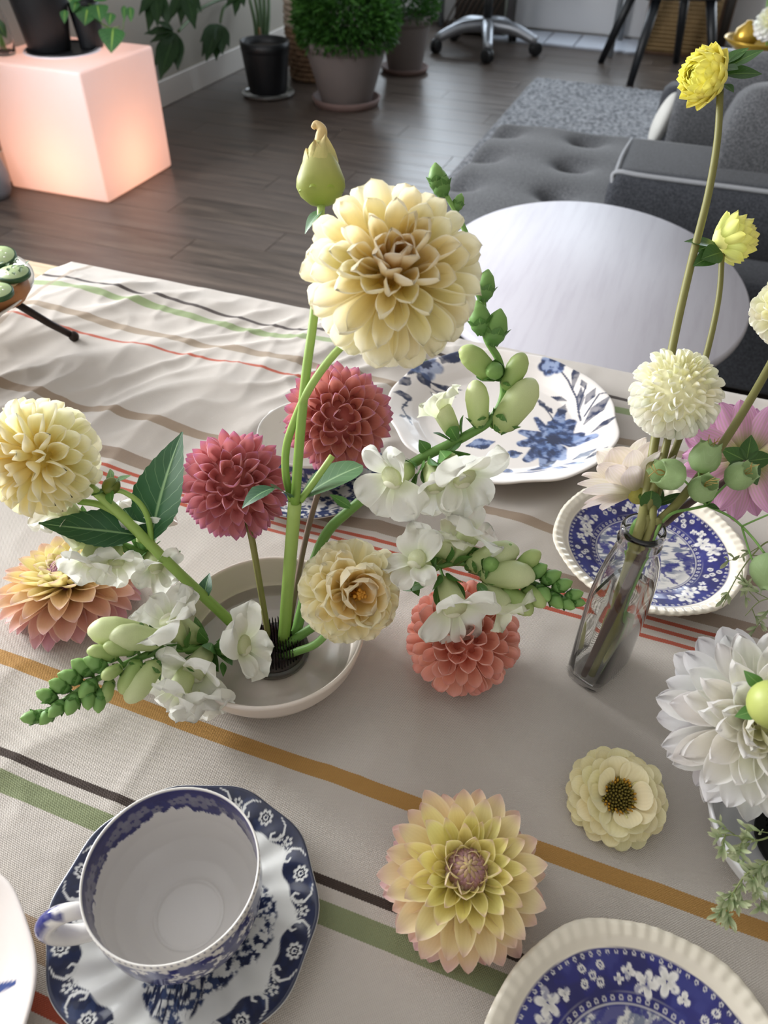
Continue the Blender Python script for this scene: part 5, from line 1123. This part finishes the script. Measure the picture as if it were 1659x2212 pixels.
for dx in (-.012, .0, .012): MB().tube(catmull([(-2.66-dx, 2.80, pz+.012), (-2.66+dx*.3, 2.80, pz+.15), (-2.66+dx*1.2, 2.80, pz+.40)], 4), .0035, 7).build('stem', m_stem2, gv)
leaf(gv, (-2.655, 2.79, pz+.13), (-2.630, 2.80, pz+.06), camdir(0, .2, 1), .3, m_poth, nv=8, nu=4)
gv2 = thing('stoneware_vase', 'grey stoneware vase on the floor against the cube lamp', 'vase', (-2.705, 2.575, 0)); MB().lathe([(0, 0), (.05, 0), (.065, .03), (.072, .09), (.06, .15), (.035, .19), (.03, .23), (.036, .25), (.03, .25), (.025, .22), (0, .21)], (-2.705, 2.575, 0), 32).build('vase_body', simple('grey_glaze', '#7f8690', .35), gv2)

# floor plants (kept clear of the left wall)
def clr(p):
    d = ray(p[0], p[1]); return (p[0], p[1], min(p[2], (WX+.06)/d[0]) if d[0] < 0 else p[2])
ph = pot('philodendron', 'black nursery pot with drooping lobed philodendron leaves', (-2.355, 4.46, .018), .110, .138, .262, m_black, rim=.004, cat='potted plant')
dp_ = thing('pot_saucer', 'clear drip saucer under the black nursery pot', 'saucer', (-2.355, 4.46, 0)); MB().lathe([(0, .004), (.135, .004), (.150, .016), (.154, .018), (.152, .012), (.138, .0), (0, 0)], (-2.355, 4.46, 0), 40).build('saucer_body', simple('smoky_plastic', '#5d5a58', .15, coat=.6), dp_)
m_phil = leaf_mat('leaf_philodendron', '#23401f', '#3f5c34', .4); m_pst = grad_mat('petiole', '#3d5a30', '#5a7448', .5)
for a, b in (((555, 95, 4.72), (540, 0, 4.70)), ((565, 95, 4.73), (558, -30, 4.72)), ((575, 95, 4.73), (580, -30, 4.74)), ((570, 95, 4.72), (568, -40, 4.66)), ((562, 95, 4.70), (548, -20, 4.60))):
    stem(ph, [a, tuple((np.array(a)+np.array(b))/2+np.array((3, 0, 0))), b], .013, .010, m_pst, 'stalk')
stem(ph, [(566, 100, 4.66), (563, 85, 4.64), (560, 60, 4.64)], .012, .006, simple('dry_sheath', '#7a5228', .7), 'dry_sheath')
stem(ph, [clr(q) for q in ((545, -10, 4.68), (490, -5, 4.6), (440, 15, 4.5), (412, 40, 4.3), (385, 68, 4.1))], .009, .007, m_pst, 'petiole'); stem(ph, [clr(q) for q in ((545, -10, 4.68), (510, -2, 4.62), (485, 15, 4.58), (478, 35, 4.56), (476, 50, 4.56))], .009, .007, m_pst, 'petiole')
def lobed(px, py, t, ln, dirs, wl=.16):
    b = dep(px, py, min(t, (WX+.24)/ray(px, py)[0])); b = b+ray(px, py)*0; b = dep(px, py, np.dot(b-CAM, FF))
    for k, (dx, dy, q) in enumerate(dirs): leaf(ph, b+camdir(dx, dy, 0)*ln*.05, b+camdir(dx, dy, .15*(k % 2))*ln*q, camdir(.1*k-.2, .3, .95), wl, m_phil, 'leaf_lobe', .15, .25, nv=10, nu=4, pk=.45, wave=.08)
lobed(380, 66, 4.42, .27, ((-.9, -.1, .6), (-.8, -.5, .55), (-.5, -.85, .8), (-.25, -1, 1.05), (.05, -1, .75), (-.7, .25, .4)), .2)
lobed(474, 48, 4.55, .25, ((-.45, -.9, .85), (-.25, -.95, 1.0), (-.08, -1, .85), (.12, -1, .8), (.35, -.9, .6), (-.6, -.75, .65)), .2)
lobed(340, -25, 4.42, .24, ((-.2, -1, .9), (.05, -1, .85), (.3, -1, .8), (-.5, -.9, .7)), .17); lobed(400, -30, 4.45, .25, ((-.1, -1, .8), (.25, -1, 1.0), (-.4, -.9, .8), (.5, -.85, .7)), .17); lobed(520, -25, 4.5, .2, ((-.2, -1, .8), (.2, -1, .6), (-.6, -.8, .7)), .2)
# woven basket
bk = thing('woven_basket', 'tall woven basket planter with upright green leaves', 'basket', (-2.27, 4.93, 0)); m_wick = simple('wicker', '#7a5f48', .8, var=.4, vs=40, bmp=.4); m_wick2 = simple('wicker_pale', '#a39484', .8, var=.3, vs=40, bmp=.4)
for j in range(15):
    z = .016+.028*j; rr = .135+.02*math.sin(j/14*2.2); MB().tube([np.array((-2.27+(rr+.005*math.cos(t*16+math.pi*(j % 2)))*math.cos(t), 4.93+(rr+.005*math.cos(t*16+math.pi*(j % 2)))*math.sin(t), z)) for t in np.linspace(0, 2*math.pi, 97)], .0155, 7, caps=False).build('weave_band', m_wick if j < 10 else m_wick2, bk)
for s in (-1, 1): MB().tube(catmull([(-2.27+s*.15, 4.89, .40), (-2.27+s*.17, 4.87, .47), (-2.27+s*.17, 4.97, .47), (-2.27+s*.15, 4.97, .40)], 5), .011, 8).build('handle', m_wick2, bk)
MB().lathe([(0, .37), (.13, .365)], (-2.27, 4.93, 0), 24).build('soil', m_soil, bk)
for k in range(7):
    a = k*.9; b = np.array((-2.27+.05*math.cos(a), 4.93+.05*math.sin(a), .36)); leaf(bk, b, b+np.array((.10*math.cos(a), .10*math.sin(a), .5)), camdir(0, .3, .95), .075, m_phil, 'leaf', .1, .4, nv=12, nu=4, pk=.4)
# large taupe pot with fern
m_taupe = simple('taupe_clay', '#6f6764', .7, var=.08, vs=8); m_taupe2 = simple('terracotta_saucer', '#6e5a55', .75, var=.1, vs=10)
fp_ = pot('fern_pot', 'large taupe clay pot with bushy feathery green fern', (-1.865, 4.475, .022), .145, .232, .315, m_taupe, rim=.018, cat='potted plant')
ds = thing('pot_saucer', 'round clay saucer under the large taupe pot', 'saucer', (-1.865, 4.475, 0)); MB().lathe([(0, .010), (.165, .010), (.182, .040), (.190, .044), (.196, .040), (.180, .0), (0, 0)], (-1.865, 4.475, 0), 44).build('saucer_body', m_taupe2, ds)
m_fern = grad_mat('fern_frond', '#1f4a17', '#4a7d2a', .6, .3, .3, 30)
def bush(root, c, rad, n, seed, sc_=(1, 1, .8)):
    r = random.Random(seed); V = []; F = []; C = []
    for k in range(n):
        th = r.uniform(0, 2*math.pi); cz_ = r.uniform(-.55, 1); q = rad*(.45+.6*r.random()**.6); d = np.array((math.cos(th)*math.sqrt(1-cz_*cz_)*sc_[0], math.sin(th)*math.sqrt(1-cz_*cz_)*sc_[1], cz_*sc_[2]))
        p = np.array(c)+d*q; e = d+np.array([r.uniform(-.8, .8) for _ in range(3)])+np.array((0, 0, -.15)); e /= np.linalg.norm(e); L = r.uniform(.03, .055); s_ = np.cross(e, [r.uniform(-1, 1) for _ in range(3)]); s_ /= np.linalg.norm(s_)+1e-9
        i = len(V); wv = L*.13; V += [p, p+e*L*.5+s_*wv, p+e*L, p+e*L*.5-s_*wv]; F.append((i, i+1, i+2, i+3)); g = r.random(); C += [(g*.4, 0, 0), (g, 0, 0), (.4+g*.6, 0, 0), (g, 0, 0)]
    return MB().add(V, F, C).build('foliage', m_fern, root, smooth=False, kind='stuff')
bush(fp_, (-1.85, 4.46, .42), .265, 9000, 5)
m_sp = pot('clay_pot', 'small taupe clay pot half hidden behind the fern', (-1.80, 5.30, .02), .11, .16, .30, m_taupe, rim=.014, cat='potted plant')
ds2 = thing('pot_saucer', 'clay saucer under the small taupe pot behind the fern', 'saucer', (-1.80, 5.30, 0)); MB().lathe([(0, .008), (.13, .008), (.145, .034), (.152, .036), (.156, .032), (.140, .0), (0, 0)], (-1.80, 5.30, 0), 40).build('saucer_body', m_taupe2, ds2)
bush(m_sp, (-1.80, 5.30, .38), .19, 2200, 6)

# ------------------------------------------------------------------ office chair, desk, drawer unit, black chair, rattan cabinet
m_alu = simple('brushed_aluminium', '#a3a7ae', .35, metal=.7, var=.08, vs=20); m_steel = simple('grey_steel', '#6e7378', .4, metal=.6)
oc = thing('office_chair', 'office chair on a five star grey metal base with casters', 'chair', (-1.47, 6.07, 0)); hub = np.array((-1.47, 6.07, .150))
for k in range(5):
    a = math.radians(183+72*k-40); e = hub+np.array((.36*math.cos(a), .36*math.sin(a), -.062)); MB().tube(catmull([hub+np.array((0, 0, .01)), hub+np.array((.19*math.cos(a), .19*math.sin(a), -.002)), e], 5), [.046-.016*i/10 for i in range(11)], 12).build('base_arm', m_alu, oc)
    c0 = e+np.array((0, 0, -.044)); cs = MB()
    R_ = Matrix.Rotation(a+.7, 3, 'Z') @ Matrix.Rotation(math.pi/2, 3, 'X')
    for s in (-1, 1): cs.lathe([(0, -.010), (.036, -.012), (.043, -.007), (.043, .007), (.036, .012), (0, .010)], np.array(c0)+np.array(R_ @ Vector((0, 0, s*.015))), 24, R_)
    cs.build('caster', m_black, oc)
MB().tube([hub, hub+np.array((0, 0, .14)), hub+np.array((0, 0, .30))], [.030, .028, .022], 16).build('gas_column', m_black, oc)
MB().box(hub+np.array((0, 0, .34)), (.50, .48, .07), bev=.03).build('seat', simple('pale_seat_shell', '#a6a69c', .6), oc)
dk = thing('desk', 'white topped desk with slim grey metal legs', 'desk', (-1.2, 6.45, 0))
for x_, y_ in ((-2.0, 6.27), (-2.0, 6.74), (-.62, 6.27), (-.62, 6.74)): MB().box((x_, y_, .36), (.034, .034, .72), bev=.004).build('leg', m_steel, dk)
MB().box((-1.31, 6.505, .735), (1.46, .55, .03), bev=.004).build('desk_top', m_white, dk)
for y_ in (6.27, 6.74): MB().box((-1.31, y_, .70), (1.36, .03, .03)).build('rail', m_steel, dk)
du = thing('drawer_unit', 'dark cabinet with latticed front under the desk', 'cabinet', (-1.62, 6.62, 0)); m_dk = simple('dark_brown_panel', '#332c28', .6); 
MB().box((-1.63, 6.66, .24), (.40, .28, .46), bev=.006).build('body', m_dk, du); MB().box((-1.445, 6.51, .24), (.014, .014, .46)).build('edge_trim', simple('pale_trim', '#8f948c', .5), du)
for k in range(9): MB().box((-1.80+.04*k, 6.514, .24), (.010, .006, .44), Matrix.Rotation(.5, 3, 'Y')).build('lattice_slat', simple('lattice_%d' % k, '#5a4c42', .6) if k == 0 else bpy.data.materials['lattice_0'], du)
ch = thing('side_chair', 'black chair with splayed round legs by the desk', 'chair', (-.28, 5.95, 0)); m_bl = simple('black_lacquer', '#15181d', .4, var=.15)
feet = [(-.397, 5.55), (-.655, 6.07), (-.175, 6.27), (.09, 5.77)]; cen = np.mean(feet, 0)
for f_ in feet:
    f_ = np.array(f_); tp_ = cen+(f_-cen)*.62; MB().tube([(*f_, 0), (*(f_*.5+tp_*.5), .225), (*tp_, .445)], [.022, .027, .030], 14).build('leg', m_bl, ch)
MB().box((cen[0], cen[1], .455), (.46, .46, .035), Matrix.Rotation(math.atan2(.2, .48), 3, 'Z'), .015).build('seat', m_bl, ch)
for k, (u, v) in enumerate(((.19, .0), (-.19, .0))):
    b = cen+np.array((.2, .48))*.0+np.array((.48*u*.8, .2*u*.8))+np.array((-.2, .4))*.45; MB().tube([(b[0], b[1], .45), (b[0]-.03, b[1]+.06, .80)], .016, 12).build('back_post', m_bl, ch)
b = cen+np.array((-.2, .4))*.45+np.array((-.03, .06)); MB().box((b[0], b[1], .76), (.44, .03, .12), Matrix.Rotation(math.atan2(.2, .48), 3, 'Z'), .012).build('back_rail', m_bl, ch)
ra = thing('rattan_cabinet', 'cabinet with tan woven rattan front behind the black chair', 'cabinet', (-.17, 6.58, 0)); m_rat = simple('rattan', '#9a7f56', .7, var=.3, vs=25, bmp=.2); m_rfr = simple('walnut_frame', '#5c4230', .5)
MB().box((-.17, 6.62, .30), (.56, .30, .60), bev=.004).build('body', m_rfr, ra); pan = MB().box((-.20, 6.465, .30), (.46, .008, .56)).build('front_panel', m_rat, ra)
for k in range(23): MB().box((-.42+.02*k, 6.459, .30), (.009, .005, .55)).build('cane', m_rat, pan)
for k in range(22): MB().box((-.20, 6.458, .04+.025*k), (.45, .005, .009)).build('cane', m_rat, pan)
MB().box((.075, 6.45, .30), (.05, .02, .58)).build('edge_post', simple('dark_post', '#2a241f', .5), ra)

# ------------------------------------------------------------------ rug, sofa, oval table
def rug_mat():
    m, nt, b = newmat('rug_wool'); n1 = noise(nt, 55, 4, objvec(nt)); n2 = noise(nt, 14, 3, objvec(nt)); c = mix(nt, mapr(nt, n1, .36, .66), lin('#55575c'), lin('#a7a8ab')); c = mix(nt, mth(nt, 'MULTIPLY', n2, .4), c, lin('#77797e'))
    nt.links.new(c, b.inputs['Base Color']); b.inputs['Roughness'].default_value = .95; return m
def build_rug():
    xs = np.arange(-.98, .95, .012); ys = np.arange(3.065, 5.43, .012); X, Y = np.meshgrid(xs, ys); r_ = vnoise(X*55, Y*55, 3)
    e = np.minimum.reduce([X-xs[0], xs[-1]-X, Y-ys[0], ys[-1]-Y]); Z = .004+.026*sst(0, .03, e)*(.55+.45*r_); n, m = X.shape; I = np.arange(n*m).reshape(n, m)
    Fq = np.stack([I[:-1, :-1].ravel(), I[:-1, 1:].ravel(), I[1:, 1:].ravel(), I[1:, :-1].ravel()], 1); me = mesh('area_rug', np.stack([X.ravel(), Y.ravel(), Z.ravel()], 1), Fq); me.materials.append(rug_mat()); o = bpy.data.objects.new('area_rug', me); link(o); tag(o, 'mottled grey looped wool rug beyond the sofa', 'rug')
build_rug()
def sofa_mat(name, c0, c1):
    m, nt, b = newmat(name); n1 = noise(nt, 260, 3, objvec(nt, (1, 1, 1))); n2 = noise(nt, 120, 2, objvec(nt, (6, 1, 1))); c = mix(nt, mapr(nt, n1, .35, .65), lin(c0), lin(c1)); c = mix(nt, mapr(nt, n2, .3, .7, 0, .35), c, lin(c0))
    nt.links.new(c, b.inputs['Base Color']); b.inputs['Roughness'].default_value = .95; b.inputs['Specular IOR Level'].default_value = .1; b.inputs['Sheen Weight'].default_value = .15; bump(nt, b, n1, .4, .001); return m
m_sofa = sofa_mat('grey_tweed', '#3f4043', '#626365'); m_sofad = sofa_mat('dark_grey_tweed', '#2b2d31', '#43454a'); m_pipe = simple('pale_piping', '#85878a', .8)
sf = thing('sofa', 'charcoal tweed sofa with tufted chaise and piped cushions', 'sofa', (.1, 2.6, 0))
def cushion(c, d, tufts=(), puff=.02, nx=60, ny=60, bev=.05, rot=None):
    """top-and-sides cushion: superellipse plan, domed top, buttoned tufts"""
    V = []; F = []; hx, hy, hz = d[0]/2, d[1]/2, d[2]/2
    us = np.linspace(-1, 1, nx); vs_ = np.linspace(-1, 1, ny)
    for v in vs_:
        for u in us:
            eu, ev = 1-abs(u), 1-abs(v); ed = min(1, eu*hx/bev); ee = min(1, ev*hy/bev)
            z = hz-bev*(1-math.sqrt(max(0, 1-(1-ed)**2)))-bev*(1-math.sqrt(max(0, 1-(1-ee)**2)))+puff*(1-u*u)*(1-v*v)
            x, y = u*hx, v*hy
            for tx, ty in tufts:
                q = math.hypot(x-tx, y-ty); z -= .045*math.exp(-(q/.045)**2)+.016*math.exp(-(q/.11)**2)
            V.append((x, y, max(z, -hz)))
    n0 = len(V)
    for j in range(ny-1):
        for i in range(nx-1): k = j*nx+i; F.append((k, k+1, k+nx+1, k+nx))
    per = [i for i in range(nx)]+[j*nx+nx-1 for j in range(1, ny)]+[(ny-1)*nx+i for i in range(nx-2, -1, -1)]+[j*nx for j in range(ny-2, 0, -1)]
    low = {}
    for p in per: low[p] = len(V); V.append((V[p][0]*.985, V[p][1]*.985, -hz))
    for a, b in zip(per, per[1:]+per[:1]): F.append((b, a, low[a], low[b]))
    F.append(tuple(low[p] for p in reversed(per)))
    if rot is not None: V = [tuple(rot @ Vector(v)) for v in V]
    return MB().add([np.array(v)+np.array(c) for v in V], F)
tf = [(x, y) for x in (-.27, .02, .30) for y in (-.44, -.17, .10, .38)]
cushion((-.335, 2.535, .345), (.66, 1.02, .16), tf, .012, 84, 110, .05).build('chaise_cushion', m_sofa, sf)
MB().box((-.33, 2.53, .17), (.64, 1.0, .20), bev=.02).build('chaise_base', m_sofad, sf)
for x_, y_ in ((-.60, 2.08), (-.60, 2.98), (.9, 2.1), (.9, 3.0)): MB().tube([(x_, y_, .0), (x_, y_, .08)], [.018, .024], 12).build('foot', m_bl, sf)
cushion((.33, 2.36, .465), (.98, .34, .20), (), .01, 60, 30, .035).build('seat_cushion', m_sofad, sf)
MB().tube(catmull([(-.145, 2.205, .40), (-.148, 2.205, .52), (-.145, 2.21, .558), (-.05, 2.203, .560), (.35, 2.203, .562), (.80, 2.203, .56)], 5), .0065, 8).build('piping', m_pipe, sf)
MB().tube(catmull([(-.145, 2.21, .558), (-.147, 2.35, .560), (-.14, 2.52, .556)], 5), .0065, 8).build('piping', m_pipe, sf)
MB().box((.45, 2.30, .24), (1.24, .55, .30), bev=.02).build('base', m_sofad, sf)
cushion((.40, 2.42, .60), (.62, .22, .28), (), .03, 40, 30, .07, Matrix.Rotation(-.10, 3, 'X')).build('back_cushion', m_sofa, sf)
bk_R = Matrix.Rotation(.18, 3, 'X')
cushion((.405, 2.84, .545), (.92, .22, .36), (), .03, 50, 30, .08, bk_R).build('back_cushion', m_sofa, sf)
MB().box((.42, 2.98, .34), (1.05, .14, .54), bev=.04).build('sofa_back', m_sofad, sf)
wc_ = thing('throw_pillow', 'small off white pillow tucked beside the sofa cushion', 'pillow', (-.10, 2.88, .44)); mb = MB(); mb.ball((-.075, 2.83, .535), .085, 20, 14, (.35, .6, 1.0), Matrix.Rotation(.25, 3, 'Y')); mb.build('pillow_body', simple('off_white_linen', '#b9b9b4', .9, var=.06), wc_)
# oval white table
OC = np.array((-.118, 1.586)); oz = .55
def grain():
    m, nt, b = newmat('white_stained_ash'); n = noise(nt, 5, 5, objvec(nt, (14, .9, 1)), rough=.6); nt.links.new(mix(nt, mapr(nt, n, .42, .72), lin('#b9b6bc'), lin('#b1adb4')), b.inputs['Base Color']); b.inputs['Roughness'].default_value = .5; bump(nt, b, n, .15, .001); return m
ot = thing('oval_table', 'low white oval table with faint wood grain', 'table', (OC[0], OC[1], 0)); yaw_ = math.radians(9.7)
pr = [(0, -.010), (.985, -.010), (.997, -.006), (1.0, 0), (.997, .006), (.985, .010), (0, .010)]; MB().lathe(pr, (0, 0, 0), 96)
mb = MB(); V = []; n = 96
for j, (k_, z) in enumerate(pr):
    for i in range(n):
        t = 2*math.pi*i/n; x, y = .323*k_*math.cos(t), .415*k_*math.sin(t); V.append((OC[0]+x*math.cos(yaw_)-y*math.sin(yaw_), OC[1]+x*math.sin(yaw_)+y*math.cos(yaw_), oz-.010+z))
mb.add(V, [(j*n+i, j*n+(i+1) % n, (j+1)*n+(i+1) % n, (j+1)*n+i) for j in range(len(pr)-1) for i in range(n)]); mb.build('table_top', grain(), ot)
for sx in (-1, 1):
    for sy in (-1, 1): MB().tube([(OC[0]+sx*.24, OC[1]+sy*.32, 0), (OC[0]+sx*.17, OC[1]+sy*.24, oz-.02)], [.013, .018], 14).build('leg', m_bl, ot)
# gold dish with flowers on a small grey side table, upper right
gs = thing('side_table', 'grey side table behind the sofa', 'table', (.28, 3.35, .026)); MB().box((.28, 3.35, .60), (.52, .44, .03), bev=.008).build('table_top', simple('grey_stone', '#6f7078', .4, var=.1), gs); MB().tube([(.28, 3.35, .03), (.28, 3.35, .59)], .03, 14).build('pedestal', m_bl, gs); MB().lathe([(0, 0), (.16, 0), (.16, .02), (0, .025)], (.28, 3.35, .026), 30).build('foot', m_bl, gs)
gd = thing('gold_dish', 'shallow gold dish on the grey side table', 'dish', (.16, 3.30, .615)); MB().lathe([(0, .05), (.03, .05), (.07, .056), (.105, .078), (.112, .085), (.114, .081), (.075, .05), (.03, .042), (.018, .03), (.02, .012), (.05, .002), (.05, 0), (0, 0)], (.16, 3.30, .615), 40).build('dish_body', simple('gold_leaf', '#b8963c', .32, metal=.7, var=.2, vs=40), gd)
gl = thing('gold_ornament', 'rounded gold ornament lying in the gold dish', 'ornament', (.115, 3.28, .67)); mb = MB(); mb.lathe([(0, 0), (.03, .006), (.042, .03), (.036, .055), (.016, .07), (.010, .08), (.0, .082)], (.115, 3.28, .672), 24); mb.build('body', bpy.data.materials['gold_leaf'], gl)
root = thing('chrysanthemum', 'white button chrysanthemum above the gold dish', 'flower', (.19, 3.24, .67)); head(root, (.175, 3.235, .755), camdir(-.2, .2, .95), .052, m_snow, N_=90, amax=140, a0=6, pw=.58, colors=[(0, '#f2efc8'), (.3, '#f8f8f2'), (1, '#f8f8f6')], rb=(.4, .5), wk=.62, curl=((1.6, 1.0), (1.2, .6)), tip='round', core='#d8d8a8', seed=95, cscale=.5)
stem(root, [np.array((.19, 3.25, .675)), np.array((.18, 3.24, .72))], .004, .004, m_stem2, px=False, sub=3)
sg = thing('leafy_sprig', 'blurred pale green leafy sprigs behind the white chrysanthemum', 'plant', (.24, 3.34, .615)); m_sprig = leaf_mat('leaf_sprig', '#6f8050', '#9aa874', .6)
r = random.Random(14)
for k in range(6):
    e = np.array((.10+.05*k, 3.30+r.uniform(-.05, .05), .98+r.uniform(-.06, .05))); b = np.array((.24, 3.34, .63)); P = catmull([b, (b+e)/2+np.array((.02, 0, .04)), e], 5); MB().tube(P, .0025, 6).build('stem', m_stem2, sg)
    for q in range(9):
        p = P[3+q % (len(P)-3)]; d = np.array([r.uniform(-1, 1), r.uniform(-.6, .6), r.uniform(-.9, .4)]); d /= np.linalg.norm(d); leaf(sg, p, p+d*r.uniform(.025, .045), camdir(0, .4, .9), .28, m_sprig, 'leaf', .2, .2, nv=6, nu=4)
lv = thing('lime_bud', 'lime yellow bud beside the white chrysanthemum', 'flower', (.17, 3.30, .69)); mb = MB(); mb.ball((.145, 3.26, .845), .016, 12, 8, (1, 1, 1.6)); mb.build('bud', m_budy, lv); MB().tube(catmull([(.17, 3.30, .69), (.155, 3.28, .78), (.146, 3.262, .835)], 4), .003, 6).build('stem', m_stem2, lv)
